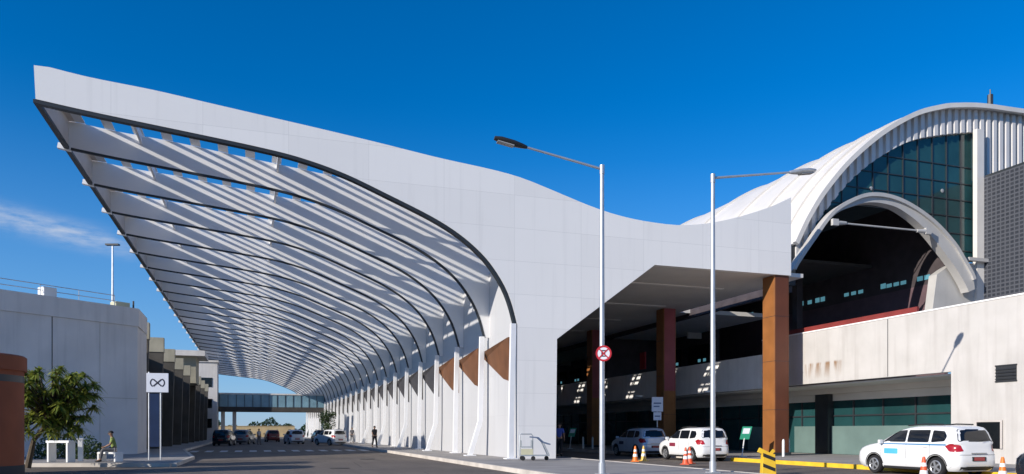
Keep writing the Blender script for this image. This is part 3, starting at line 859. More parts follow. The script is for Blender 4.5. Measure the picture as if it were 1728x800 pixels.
blk = thing('perforated_block', 'dark blue perforated block wall beside the arched hall', 'building', (XP + .3, 22, 4))
MB().box(XP + .425, 60, 8, YA - .003, 3.98, zblock).build('block_wall', M['block'], blk)
MB().box(XP + .425, 60, 8, YA - .35, zblock + .003, zblock + .14).build('coping', M['frame_dark'], blk)

# ------------------------------------------------------------------ street lamps
def lamp(name, label, base, H, reach, rise, heading, head):
    t = thing(name, label, 'street lamp', base, heading, 'street lamps on the island')
    MB().tube([(0, 0, 0), (0, 0, H * .5), (0, 0, H)], [.085, .075, .06], 14).build('pole', M['galv'], t, smooth=True, local=True)
    MB().box(-.17, .17, -.17, .17, 0, .03).tube([(0, 0, .03), (0, 0, .35)], .11, 14).build('base_plate', M['galv'], t, local=True)
    u = Vector((reach, 0, rise)); L_ = u.length; e = u / L_
    s = Vector((0, 0, H - .10))
    MB().tube([s, s + e * (L_ - .95)], [.038, .032], 10).tube([(0, 0, H - .25), (0, 0, H + .02)], .075, 12).build('arm', M['galv'], t, smooth=True, local=True)
    up = Vector((-e.z, 0, e.x))
    hd = MB(); n = 12; rings = []
    prof = [(-1.0, .04, .05), (-.85, .09, .07), (-.6, .15, .09), (-.2, .16, .085), (.0, .10, .05)]
    for (q, hw, hh) in prof:
        c = s + e * (L_ + q)
        for k in range(n):
            a = 2 * math.pi * k / n
            hd.v.append(c + Vector((0, math.cos(a) * hw, 0)) + up * (math.sin(a) * hh))
    for i in range(len(prof) - 1):
        for k in range(n): hd.f.append([i * n + k, i * n + (k + 1) % n, (i + 1) * n + (k + 1) % n, (i + 1) * n + k]); hd.mi.append(0)
    hd.f.append(list(range(n))); hd.mi.append(0); hd.f.append([(len(prof) - 1) * n + k for k in range(n)]); hd.mi.append(0)
    h = hd.build('lamp_head', head, t, smooth=True, local=True)
    c = s + e * (L_ - .35) - up * .085
    MB().obox(c, e * .25, (0, .11, 0), up * .012).build('lens', M['lens'], h, local=True)
    return t
b1 = on_d(1016, 23.1, .15); b2 = on_d(1203, 24.0, .15)
H1 = EYE + (PY0 - 280) * 23.1 / FOC - .15; H2 = EYE + (PY0 - 295) * 24 / FOC - .15
lamp('street_lamp', 'grey street lamp carrying the round no stopping sign, arm out over the main road', b1, H1, 3.35, .62, rad(180 - 4), M['lamp_dark'])
lamp('street_lamp', 'grey street lamp with its arm reaching toward the arched hall', b2, H2, 3.9, .66, rad(0), M['galv'])

def disc(r, y0, y1, n=32):
    return MB().lathe([(r, y0), (r, y1)], n=n, axis='y')
zs = EYE + (PY0 - 597) * 23.1 / FOC
sg = thing('traffic_sign', 'round red and white sign with crossed out E on the lamp pole', 'traffic sign', (b1.x, b1.y - .105, zs), rad(-20))
disc(.235, -.012, .0).build('sign_plate', M['white_sign'], sg, local=True)
rg = MB(); n = 40
for k in range(n):
    a0, a1 = 2 * math.pi * k / n, 2 * math.pi * (k + 1) / n
    rg.prism([(math.cos(a0) * .185, math.sin(a0) * .185), (math.cos(a0) * .24, math.sin(a0) * .24), (math.cos(a1) * .24, math.sin(a1) * .24), (math.cos(a1) * .185, math.sin(a1) * .185)], -.018, -.0125, 'y')
for s_ in (1, -1):
    u = Vector((math.cos(rad(45 * s_)), 0, math.sin(rad(45 * s_))))
    rg.obox((0, -.0195 - .002 * s_, 0), u * .20, Vector((-u.z, 0, u.x)) * .018, (0, .0015, 0))
rg.build('red_ring', M['sign_red'], sg, local=True)
MB().box(-.07, -.035, -.0155, -.0125, -.1, .1).box(-.034, .07, -.0155, -.0125, .065, .1).box(-.034, .05, -.0155, -.0125, -.017, .017).box(-.034, .07, -.0155, -.0125, -.1, -.065).build('letter', M['sign_ink'], sg, local=True)
MB().box(-.03, .03, .0, .11, -.05, .05).build('clamp', M['galv'], sg, local=True)

# ------------------------------------------------------------------ cars
SL = [(.20, .14, 4.20, .76, 8), (.28, .05, 4.31, .83, 8), (.42, .0, 4.36, .865, 8), (.60, .0, 4.36, .87, 8), (.74, .02, 4.33, .87, 8), (.86, .035, 4.25, .868, 7),
      (.93, .045, 4.12, .865, 6), (.99, .05, 3.90, .86, 6), (1.03, .055, 3.66, .852, 6), (1.06, .06, 3.42, .848, 7), (1.10, .07, 3.28, .84, 8), (1.25, .12, 3.00, .80, 8),
      (1.40, .175, 2.70, .755, 8), (1.50, .22, 2.46, .722, 7), (1.57, .28, 2.20, .68, 6), (1.615, .42, 1.95, .60, 5), (1.64, .62, 1.65, .46, 4), (1.65, .85, 1.40, .25, 3)]
def slice_at(z):
    for a, b in zip(SL, SL[1:]):
        if a[0] <= z <= b[0]:
            t = (z - a[0]) / (b[0] - a[0]); return [a[i] + (b[i] - a[i]) * t for i in range(1, 5)]
    return list(SL[0][1:]) if z < SL[0][0] else list(SL[-1][1:])
def side_x(y, z):
    r, f, w_, n = slice_at(z); c, a = (r + f) / 2, (f - r) / 2
    q = min(.9999, abs((y - c) / a)); return w_ * (1 - q ** n) ** (1 / n)
def end_y(x, z, fr):
    r, f, w_, n = slice_at(z); c, a = (r + f) / 2, (f - r) / 2
    q = min(.9999, abs(x / w_)); k = (1 - q ** n) ** (1 / n); return c + a * k if fr else c - a * k
def patch(poly, fn, n=10):
    """a polygon given in two coordinates, laid on the car's skin: convex polygon, fan of rings"""
    pts = []
    m = len(poly)
    for i in range(m):
        a, b = Vector(poly[i]), Vector(poly[(i + 1) % m])
        for k in range(n): pts.append(a.lerp(b, k / n))
    c = sum(pts, Vector((0, 0))) / len(pts)
    vs = []; R = 5
    for r in range(R, 0, -1):
        for p in pts: vs.append(fn(*(c + (p - c) * (r / R))))
    vs.append(fn(*c)); N_ = len(pts); fs = []
    for r in range(R - 1):
        for k in range(N_): fs.append((r * N_ + k, r * N_ + (k + 1) % N_, (r + 1) * N_ + (k + 1) % N_, (r + 1) * N_ + k))
    for k in range(N_): fs.append(((R - 1) * N_ + k, (R - 1) * N_ + (k + 1) % N_, R * N_))
    return MB().add(vs, fs)
def rounded(poly, r=.05, n=4):
    out = []; m = len(poly)
    for i in range(m):
        p = Vector(poly[i]); a = Vector(poly[i - 1]); b = Vector(poly[(i + 1) % m])
        ua = (a - p); ub = (b - p); ra = min(r, ua.length * .4); rb = min(r, ub.length * .4)
        A = p + ua.normalized() * ra; B = p + ub.normalized() * rb
        for k in range(n + 1):
            t = k / n; out.append(tuple((1 - t) ** 2 * A + 2 * t * (1 - t) * p + t * t * B))
    return out
def make_car(label, group):
    t = thing('parked_car', label, 'car', (0, 0, 0), 0, group)
    mb = MB(); n = 72
    for (z, r, f, w_, ex) in SL:
        c, a = (r + f) / 2, (f - r) / 2
        for k in range(n):
            q = 2 * math.pi * (k + .5) / n; cx, sx = math.cos(q), math.sin(q)
            mb.v.append(Vector((w_ * math.copysign(abs(cx) ** (2 / ex), cx), c + a * math.copysign(abs(sx) ** (2 / ex), sx), z)))
    for i in range(len(SL) - 1):
        for k in range(n): mb.f.append([i * n + k, i * n + (k + 1) % n, (i + 1) * n + (k + 1) % n, (i + 1) * n + k]); mb.mi.append(0)
    mb.f.append(list(reversed(range(n)))); mb.mi.append(0)
    mb.f.append([(len(SL) - 1) * n + k for k in range(n)]); mb.mi.append(0)
    body = mb.build('body', M['car_white'], t, smooth=True, local=True)
    cut = MB()
    for y in (.80, 3.42):
        for s in (-1, 1):
            cut.lathe([(.375, s * .55), (.375, s * 1.2)], (0, y, .32), 32, 'x')
    cu = cut.build('cut', M['car_trim'], None)
    md = body.modifiers.new('b', 'BOOLEAN'); md.operation = 'DIFFERENCE'; md.object = cu; md.solver = 'EXACT'
    try: md.material_mode = 'TRANSFER'
    except Exception: pass
    dg = bpy.context.evaluated_depsgraph_get(); dg.update()
    me = bpy.data.meshes.new_from_object(body.evaluated_get(dg)); body.modifiers.clear(); body.data = me
    me.polygons.foreach_set('use_smooth', [True] * len(me.polygons))
    try: me.set_sharp_from_angle(angle=rad(35))
    except Exception: pass
    bpy.data.objects.remove(cu)
    e = .006
    sides = [[(2.04, 1.10), (3.05, 1.10), (2.62, 1.38), (2.42, 1.475), (2.04, 1.50)],
             [(1.10, 1.10), (1.97, 1.10), (1.97, 1.50), (1.10, 1.50)],
             [(.50, 1.14), (1.00, 1.10), (1.00, 1.49), (.56, 1.46), (.44, 1.30)]]
    for s in (-1, 1):
        for poly in sides:
            patch(rounded(poly), lambda y, z, s=s: (s * (side_x(y, z) + e), y, z), 2).build('side_window', M['car_glass'], t, smooth=True, local=True)
        patch([(.45, 1.0), (3.2, 1.02), (3.2, 1.055), (.45, 1.05)], lambda y, z, s=s: (s * (side_x(y, z) + .004), y, z), 12).build('belt_stripe', M['stripe_blue'], t, smooth=True, local=True)
        patch(rounded([(2.35, .70), (2.95, .70), (2.95, .88), (2.35, .88)], .03), lambda y, z, s=s: (s * (side_x(y, z) + .004), y, z), 2).build('door_decal', M['decal_blue'], t, smooth=True, local=True)
        for yy_ in (1.04, 2.0, 3.12):
            sk = MB(); sk.add([(s * (side_x(yy_, z) + .003), yy_ + o_, z) for z in (.36, .6, .8, 1.0, 1.06) for o_ in (-.006, .006)], [(2 * q, 2 * q + 1, 2 * q + 3, 2 * q + 2) for q in range(4)])
            sk.build('door_gap', M['car_trim'], t, local=True)
        for yy_ in (1.22, 2.16):
            MB().obox((s * (side_x(yy_, .95) + .02), yy_, .95), (.014, 0, 0), (0, .09, 0), (0, 0, .014)).build('door_handle', M['car_white'], t, local=True, bevel=.005)
        patch(rounded([(.04, .80), (.30, .82), (.46, .99), (.30, 1.06), (.10, 1.07)], .04), lambda y, z, s=s: (s * (side_x(max(y, end_y(0, z, False) + .03), z) + .012), y + .02, z), 2)\
            .build('tail_light', M['tail'], t, smooth=True, local=True)
        patch(rounded([(.56, .84), (.80, .80), (.80, 1.05), (.62, 1.02)], .03), lambda x, z, s=s: (s * x, end_y(x, z, False) - .012, z), 2).build('tail_light', M['tail'], t, smooth=True, local=True)
        patch(rounded([(.42, .70), (.76, .74), (.78, .90), (.60, .88)], .04), lambda x, z, s=s: (s * x, end_y(x, z, True) + .010, z), 2).build('headlight', M['headl'], t, smooth=True, local=True)
        MB().obox((s * .95, 3.02, 1.10), (.10, .01, 0), (0, .05, 0), (0, 0, .07)).build('mirror', M['car_white'], t, smooth=True, local=True, bevel=.03)
        MB().tube([(s * .60, .75, 1.67), (s * .62, 1.4, 1.69), (s * .60, 2.15, 1.64)], .022, 8).build('roof_rail', M['car_trim'], t, smooth=True, local=True)
        for y in (.80, 3.42):
            wh = MB().lathe([(.20, -.085), (.295, -.10), (.315, -.07), (.32, 0), (.315, .07), (.295, .10), (.20, .085)], (s * .765, y, .32), 28, 'x', cap=False).build('wheel', M['rubber'], t, smooth=True, local=True)
            bd = MB().lathe([(.205, .02), (.205, .080), (.02, .082)], (0, 0, 0), 28, 'x')
            for v in bd.v: v.x = s * v.x + s * .765; v.y += y; v.z += .32
            bd.build('wheel_well', M['car_trim'], wh, local=True)
            rm = MB().lathe([(.176, .083), (.215, .083), (.215, .102), (.195, .110), (.176, .098), (.176, .083)], (0, 0, 0), 28, 'x', cap=False).lathe([(.05, .083), (.05, .10), (.03, .108)], (0, 0, 0), 16, 'x')
            for q in range(5):
                a = 2 * math.pi * q / 5
                rm.obox((.096, math.cos(a) * .11, math.sin(a) * .11), (.012, 0, 0), (0, math.cos(a) * .08, math.sin(a) * .08), (0, -math.sin(a) * .034, math.cos(a) * .028))
            for v in rm.v: v.x = s * v.x * 1.05 + s * .765; v.y += y; v.z += .32
            rm.build('rim', M['rim'], wh, smooth=True, local=True)
    for s in (-1, 1):
        for yy_ in (.80, 3.42):
            lipm = MB(); k = 20
            ring = []
            for q in range(k + 1):
                a = math.pi * q / k - .12 + .24 * (q / k - .5) * 0
                y_, z_ = yy_ + math.cos(a) * .40, .32 + math.sin(a) * .40
                if z_ > .24: ring.append((s * (side_x(y_, max(.22, z_)) + .004), y_, z_))
            lipm.tube(ring, .016, 6).build('arch_lip', M['car_trim'], t, smooth=True, local=True)
        MB().box(s * .80 - .05, s * .80 + .05, 1.22, 3.0, .20, .29).build('sill', M['car_trim'], t, local=True, bevel=.02)
    gl_ = [(x_ * .1, end_y(x_ * .1, .72, False) - .004, .72) for x_ in range(-7, 8)]
    MB().tube(gl_, .006, 5).build('tailgate_gap', M['car_trim'], t, local=True)
    MB().box(-.30, .30, -.012, .012, .755, .79).build('tailgate_trim', M['rim'], t, local=True, bevel=.006)
    patch(rounded([(-.72, 1.11), (.72, 1.11), (.62, 1.50), (-.62, 1.50)], .06), lambda x, z: (x, end_y(x, z, True) + e, z), 3).build('windscreen', M['car_glass'], t, smooth=True, local=True)
    patch(rounded([(-.70, 1.13), (.70, 1.13), (.60, 1.52), (-.60, 1.52)], .07), lambda x, z: (x, end_y(x, z, False) - e, z), 3).build('rear_window', M['car_glass'], t, smooth=True, local=True)
    MB().box(-.26, .26, -.022, .01, .53, .66).build('plate_recess', M['car_trim'], t, local=True)
    MB().box(-.20, .20, -.030, -.0225, .54, .65).build('licence_plate', M['plate_red'], t, local=True)
    patch([(-.80, .24), (.80, .24), (.80, .36), (-.80, .36)], lambda x, z: (x, end_y(x, z, False) - .008, z), 5).build('rear_bumper', M['car_trim'], t, smooth=True, local=True)
    patch([(-.45, .40), (.45, .40), (.45, .62), (-.45, .62)], lambda x, z: (x, end_y(x, z, True) + .006, z), 4).build('grille', M['car_trim'], t, smooth=True, local=True)
    MB().tube([(.05, -.005, 1.16), (.35, .03, 1.20)], .008, 6).build('rear_wiper', M['car_trim'], t, local=True)
    return t
GC = 'cars in the inner lane and under the canopy'
car = make_car('white taxi minivan with blue belt stripe parked before the pale wall', GC)
p = on_d(1652, 23.6); car.location = (p.x, p.y, 0); car.rotation_euler = (0, 0, rad(-2))
p = on_d(1208, 36.3)
dup(car, (p.x, p.y, 0), rad(-2), 'white minivan with dark red door badge, half in sun by the yellow kerb',
    {M['stripe_blue']: M['car_white'], M['decal_blue']: M['decal_red']})
p = on_d(1112, 42.6)
dup(car, (p.x - .2, p.y, 0), rad(-2), 'blue silver minivan in the shade ahead of the white one',
    {M['car_white']: M['car_silver'], M['stripe_blue']: M['car_silver'], M['decal_blue']: M['blue_panel']})
p = on_d(1740, 20.2)
dup(car, (p.x - .3, p.y - 4.55, 0), rad(-2), 'dark car whose bonnet shows behind the orange cone', {M['car_white']: M['car_dark'], M['stripe_blue']: M['car_dark'], M['decal_blue']: M['car_dark']})
def far_car(px, D, rz, label, paint):
    p = on_d(px, D)
    m = {M['car_white']: paint, M['stripe_blue']: paint, M['decal_blue']: paint}
    return dup(car, (p.x, p.y, 0), rz, label, m)
far_car(575, 78, rad(24), 'white car under the canopy beside the dark wall tree', M['car_white'])
far_car(502, 86, rad(8), 'pale grey car waiting on the road under the glass footbridge', M['car_silver'])
far_car(462, 104, rad(5), 'deep red car far down the canopy road', M['car_red'])
far_car(405, 84, rad(-12), 'grey car in deep shade by the finned building', M['car_grey'])
far_car(372, 76, rad(-8), 'near black car parked in shade nearest the finned building', M['car_dark'])
far_car(545, 100, rad(6), 'dark car queued beyond the white car by the kerb', M['car_dark'])

# ------------------------------------------------------------------ cones, barrier, small signs, bollards
def cone(label, loc, mat, h=.75):
    t = thing('traffic_cone', label, 'traffic cone', loc, random.uniform(0, 1.5), 'traffic cones in the inner lane')
    k = h / .75
    MB().box(-.2 * k, .2 * k, -.2 * k, .2 * k, 0, .035).build('base', mat, t, local=True, bevel=.01)
    MB().lathe([(.15 * k, .035), (.13 * k, .10 * k), (.045 * k, .70 * k), (.03 * k, .75 * k)], n=24).build('cone_body', mat, t, smooth=True, local=True)
    def rr(z): return (.13 + (.045 - .13) * (z - .10) / .60 + .004) * k
    for z0, z1 in ((.24, .37), (.48, .58)):
        MB().lathe([(rr(z0), z0 * k), (rr(z1), z1 * k)], n=24).build('band', M['reflective'], t, smooth=True, local=True)
    return t
cone('red cone with white bands beside the taxi rear wheel', on_d(1559, 21.2), M['cone_red'])
cone('plain bright orange cone at the rear of the taxi', on_d(1692, 20.9), M['cone_orange'])
cone('orange cone with white bands beside the blue silver minivan', on_d(1072, 36.6), M['cone_orange'])
cone('yellowish cone just right of the orange one by the silver minivan', on_d(1086, 37.2), M['cone_yellow'])
cone('red cone nearer the road, first of two by the white minivan', on_d(1157, 33.4), M['cone_red'])
cone('red cone close behind another beside the front of the white minivan', on_d(1164, 34.2), M['cone_red'])

bp_ = on_d(1296, 25.2)
br = thing('barrier_block', 'yellow and black striped barrier block at the end of the lane', 'barrier', bp_, rad(-18))
bl = MB(); bl.prism([(-.24, 0), (.24, 0), (.20, .70), (-.20, .70)], -.12, .12, 'y'); bl.build('block', M['yellow'], br, local=True, bevel=.015)
for z0, sgn in ((.18, 1), (.52, -1)):
    MB().add([(-.205, -.1235, z0 + .10), (.205, -.1235, z0 - .06), (.205, -.1235, z0 + .06), (-.205, -.1235, z0 + .22),
              (-.205, -.121, z0 + .10), (.205, -.121, z0 - .06), (.205, -.121, z0 + .06), (-.205, -.121, z0 + .22)],
             [(0, 1, 2, 3), (7, 6, 5, 4), (0, 4, 5, 1), (1, 5, 6, 2), (2, 6, 7, 3), (3, 7, 4, 0)]).build('black_stripe', M['black_paint'], br, local=True)
MB().obox((-.12, -.02, .74), (.20, 0, -.10), (0, .05, 0), (.035, 0, .07)).build('top_board', M['yellow'], br, local=True)
MB().obox((.14, .04, .75), (.07, 0, .08), (0, .035, 0), (-.035, 0, .03)).build('top_board', M['yellow'], br, local=True)

def post_sign(label, p, H, w_, plates, mat, cat='sign'):
    t = thing('post_sign', label, cat, p, rad(-18))
    MB().tube([(0, 0, 0), (0, 0, H)], .035, 10).build('post', M['galv'], t, smooth=True, local=True)
    for (z0, z1, w2, m) in plates:
        MB().box(-w2 / 2, w2 / 2, -.07, -.036, z0, z1).build('plate', m, t, local=True, bevel=.008)
    return t
p = on_d(1109, 44.5, .15)
ps = post_sign('small two plate sign post rising behind the silver minivan', p, 3.3, .6, [(2.45, 3.3, .66, M['white_sign']), (1.95, 2.42, .46, M['white_sign'])], None)
MB().box(-.22, .22, -.0745, -.071, 2.9, 2.98).box(-.22, .12, -.0745, -.071, 2.72, 2.79).box(-.16, .16, -.0745, -.071, 2.15, 2.22).build('lettering', M['cart_blue'], ps, local=True)
def green_stand(label, p):
    t = thing('stand_sign', label, 'sign', p, rad(-25), 'green stand signs on the terminal pavement')
    MB().tube([(-.12, 0, 0), (.0, .0, .95)], .03, 8).box(-.28, .10, -.18, .18, 0, .03).build('stand', M['white_paint'], t, local=True)
    MB().obox((.08, 0, 1.22), (.24, 0, .0), (.0, .02, .0), (.08, 0, .33)).build('panel', M['sign_green'], t, local=True)
    MB().obox((.10, -.024, 1.32), (.17, 0, 0), (0, .003, 0), (.035, 0, .14)).build('panel_print', M['white_sign'], t, local=True)
green_stand('green stand sign left of the foremost brown column', on_d(1256, 39.5, .15))
green_stand('green stand sign near the person in the blue shirt', on_d(964, 57.0, .15))
def bollard(label, p):
    t = MB().lathe([(.07, 0), (.07, .75), (.055, .86), (.02, .9)], n=14).build('bollard', M['white_paint'], None, smooth=True)
    t.location = p; tag(t, label, 'bollard', 'white bollards by the brown columns'); return t
bollard('white bollard right beside the foremost brown column', on_d(1322, 39.3, .15))
bollard('white bollard set behind the one by the brown column', on_d(1331, 42.5, .15))
bollard('white bollard near the third brown column, by the signboard', on_d(984, 58, .15))
bollard('white bollard just before the third brown column foot', on_d(1000, 57, .15))

# ------------------------------------------------------------------ luggage trolley before the pylon
tp_ = on_d(893, 34.2, .15)
tr = thing('luggage_trolley', 'steel luggage trolley standing against the white pylon', 'trolley', tp_, rad(-14))
MB().tube([(-.42, .0, .18), (-.42, 0, 1.12), (-.36, 0, 1.18), (.10, 0, 1.18), (.16, 0, 1.10), (.16, 0, .20)], .025, 8).build('back_frame', M['cart_steel'], tr, smooth=True, local=True)
MB().tube([(.05, -.3, 1.05), (.38, -.3, 1.02), (.60, -.3, .82), (.92, -.3, .72)], .03, 8).tube([(.05, .3, 1.05), (.38, .3, 1.02), (.60, .3, .82), (.92, .3, .72)], .03, 8).build('side_rail', M['cart_blue'], tr, smooth=True, local=True)
MB().tube([(.60, -.3, .80), (.86, -.3, .25)], .025, 8).tube([(.60, .3, .80), (.86, .3, .25)], .025, 8).build('strut', M['cart_steel'], tr, smooth=True, local=True)
MB().box(-.38, .12, -.28, .28, .58, .62).box(-.38, -.36, -.28, .28, .62, .9).box(.10, .12, -.28, .28, .62, .9).build('basket', M['cart_steel'], tr, local=True)
MB().box(-.40, .14, -.31, -.285, .26, .52).build('advert_board', M['cart_board'], tr, local=True)
MB().box(-.40, .88, -.30, .30, .20, .25).build('deck', M['cart_steel'], tr, local=True, bevel=.01)
for x, y in ((-.3, -.27), (-.3, .27), (.15, -.27), (.78, 0)):
    MB().lathe([(.03, -.025), (.095, -.025), (.1, 0), (.095, .025), (.03, .025)], (x, y, .10), 18, 'y').build('wheel', M['rubber'], tr, smooth=True, local=True)

# ------------------------------------------------------------------ people
def skinned(pts, edges, sub=2):
    """pts: list of (x,y,z,r); grown with a skin modifier"""
    me = bpy.data.meshes.new('skin'); me.from_pydata([p[:3] for p in pts], edges, [])
    o = bpy.data.objects.new('skin', me); COL.objects.link(o)
    sk = o.modifiers.new('s', 'SKIN')
    for i, p in enumerate(pts):
        r = p[3]; me.skin_vertices[0].data[i].radius = r if isinstance(r, tuple) else (r, r)
    me.skin_vertices[0].data[0].use_root = True
    if sub: m = o.modifiers.new('u', 'SUBSURF'); m.levels = sub; m.render_levels = sub
    dg = bpy.context.evaluated_depsgraph_get(); dg.update()
    r = bpy.data.meshes.new_from_object(o.evaluated_get(dg)); r.materials.clear()
    bpy.data.objects.remove(o)
    return r
def join_mesh(me, mb):
    bm = bmesh.new(); bm.from_mesh(me)
    vs = [bm.verts.new(v) for v in mb.v]
    for f in mb.f: bm.faces.new([vs[i] for i in f])
    bm.to_mesh(me); bm.free(); return me
def person(label, loc, rz, J, top, legs, hair_mat, group=None):
    """J: joints in local space, facing -Y, z up"""
    t = thing('person', label, 'person', loc, rz, group)
    def v(n, r): p = J[n]; return (p[0], p[1], p[2], r)
    hips, chest, neck, head = J['hips'], J['chest'], J['neck'], J['head']
    up = (Vector(head) - Vector(neck)).normalized()
    crown = Vector(head) + up * .09
    names = ['hips', 'belly', 'chest', 'neck', 'head']
    P = [v('hips', (.14, .10)), v('belly', (.135, .10)), v('chest', (.16, .11)), v('neck', .055), (*(Vector(head) - up * .05), .07), (*head, .092), (*crown, .07)]
    E = [(0, 1), (1, 2), (2, 3), (3, 4), (4, 5), (5, 6)]
    for s in ('l', 'r'):
        b = len(P); P += [v('sh' + s, .065), v('el' + s, .045), v('wr' + s, .03), v('ha' + s, .036)]
        E += [(2, b), (b, b + 1), (b + 1, b + 2), (b + 2, b + 3)]
        b = len(P); P += [v('hp' + s, .095), v('kn' + s, .06), v('an' + s, .04), v('to' + s, .04)]
        E += [(0, b), (b, b + 1), (b + 1, b + 2), (b + 2, b + 3)]
    me = skinned(P, E)
    ex = MB(); f = Vector((0, -1, 0)); hv = Vector(head)
    ex.tube([hv + f * .085 + Vector((0, 0, .02)), hv + f * .115 + Vector((0, 0, -.02))], [.010, .016], 6)       # nose
    ex.tube([hv + f * .088 + Vector((-.025, 0, -.05)), hv + f * .092 + Vector((.025, 0, -.05))], .006, 5)      # mouth
    for s in (-1, 1):
        ex.tube([hv + Vector((s * .085, .0, -.03)), hv + Vector((s * .10, .01, .03))], .016, 6)                 # ears
        ex.tube([hv + f * .086 + Vector((s * .032, 0, .018)), hv + f * .092 + Vector((s * .034, 0, .018))], .010, 6)
    for s in ('l', 'r'):
        w0_, h0 = Vector(J['wr' + s]), Vector(J['ha' + s]); d0 = (h0 - w0_).normalized()
        side = d0.cross(Vector((1, 0, 0)));
        if side.length < .2: side = d0.cross(Vector((0, 0, 1)))
        side.normalize()
        for q, ln_ in ((-1.5, .060), (-.5, .075), (.5, .07), (1.5, .055)):
            a = h0 + side * q * .017; m_ = a + d0 * ln_ * .55; ex.tube([a, m_, m_ + (d0 + side * 0.05).normalized() * ln_ * .5], [.010, .009, .007], 6)
        a = (w0_ + h0) / 2 - side * .02; ex.tube([a, a - side * .035 + d0 * .03, a - side * .04 + d0 * .065], [.012, .011, .008], 6)
    join_mesh(me, ex)
    raw_obj('body', me, M['skin'], t)
    P = [v('hips', (.155, .12)), v('belly', (.155, .12)), v('chest', (.178, .128)), (*(Vector(chest).lerp(Vector(neck), .75)), .075)]
    E = [(0, 1), (1, 2), (2, 3)]
    for s in ('l', 'r'):
        b = len(P); m_ = Vector(J['sh' + s]).lerp(Vector(J['el' + s]), .8)
        P += [v('sh' + s, .08), (*m_, .062)]; E += [(2, b), (b, b + 1)]
    raw_obj('shirt', skinned(P, E), top, t)
    P = [v('hips', (.160, .125))]; E = []
    for s in ('l', 'r'):
        b = len(P); m_ = Vector(J['kn' + s]).lerp(Vector(J['an' + s]), .93)
        P += [v('hp' + s, .108), v('kn' + s, .078), (*m_, .062)]; E += [(0, b), (b, b + 1), (b + 1, b + 2)]
    raw_obj('trousers', skinned(P, E), legs, t)
    hr = MB(); n = 14
    for i in range(6):
        a = i / 5 * math.pi * .55
        for k in range(n):
            q = 2 * math.pi * k / n
            hr.v.append(hv + Vector((0, .015, .03)) + Vector((math.sin(a) * math.cos(q) * .098, math.sin(a) * math.sin(q) * .105, math.cos(a) * .105)))
    for i in range(5):
        for k in range(n): hr.f.append([i * n + k, i * n + (k + 1) % n, (i + 1) * n + (k + 1) % n, (i + 1) * n + k]); hr.mi.append(0)
    hr.build('hair', hair_mat, t, smooth=True, local=True)
    for s in ('l', 'r'):
        a, b = Vector(J['an' + s]), Vector(J['to' + s])
        sh = MB().tube([a + (a - b).normalized() * .06 + Vector((0, 0, -.045)), a + Vector((0, 0, -.03)), b + Vector((0, 0, -.01)), b + (b - a).normalized() * .05 + Vector((0, 0, -.015))], [.03, .052, .048, .025], 10)
        sh.build('shoe', M['shoe'], t, smooth=True, local=True)
    return t
def stand_pose(stride=0.0, arm=0.0):
    J = dict(hips=(0, 0, .93), belly=(0, .01, 1.10), chest=(0, 0, 1.30), neck=(0, .01, 1.50), head=(0, -.015, 1.62))
    for s, q in (('l', 1), ('r', -1)):
        st = stride * q
        J['sh' + s] = (.17 * q, 0, 1.40); J['el' + s] = (.23 * q, .03 + .5 * st * arm, 1.14); J['wr' + s] = (.24 * q, -.04 + st * arm, .92); J['ha' + s] = (.24 * q, -.06 + st * arm, .85)
        J['hp' + s] = (.09 * q, 0, .86); J['kn' + s] = (.10 * q, -.03 - .5 * st, .50); J['an' + s] = (.10 * q, .02 - st, .09 + (.05 if st < 0 else 0)); J['to' + s] = (.11 * q, -.12 - st, .04)
    return J
person('person in blue shirt and dark trousers standing at the edge of the pylon', on_d(944, 39.0, .15), rad(150), stand_pose(.06, .3), M['shirt_blue'], M['cloth_dark'], M['hair'])
person('person in dark clothes walking on the pavement beside the canopy columns', on_d(632, 62, .15), rad(20), stand_pose(.18, .8), M['cloth_dark'], M['cloth_dark'], M['hair'])
GP = 'people in the shade beneath the footbridge'
person('person in pale clothes standing in shade beside the grey car', on_d(437, 84, 0), rad(30), stand_pose(.1, .5), M['cloth_white'], M['cloth_grey'], M['hair'], GP)
person('person in dark clothes standing between the footbridge pier and the parked cars', on_d(422, 92, 0), rad(-40), stand_pose(.15, .6), M['cloth_grey'], M['cloth_dark'], M['hair'], GP)
person('small distant person walking close to the pale side wall by the white car', on_d(594, 84, .15), rad(0), stand_pose(.15, .6), M['cloth_grey'], M['cloth_grey'], M['hair'], GP)
# seated on the low white bench
sit = dict(hips=(0, 0, .55), belly=(0, -.02, .72), chest=(0, -.07, .92), neck=(0, -.10, 1.12), head=(0, -.14, 1.24))
for s, q in (('l', 1), ('r', -1)):
    sit['sh' + s] = (.17 * q, -.07, 1.02); sit['el' + s] = (.22 * q, -.16, .78); sit['wr' + s] = (.15 * q, -.36, .68); sit['ha' + s] = (.13 * q, -.42, .66)
    sit['hp' + s] = (.10 * q, -.04, .54); sit['kn' + s] = (.12 * q, -.46, .56); sit['an' + s] = (.13 * q, -.54 , .12); sit['to' + s] = (.13 * q, -.70, .05)
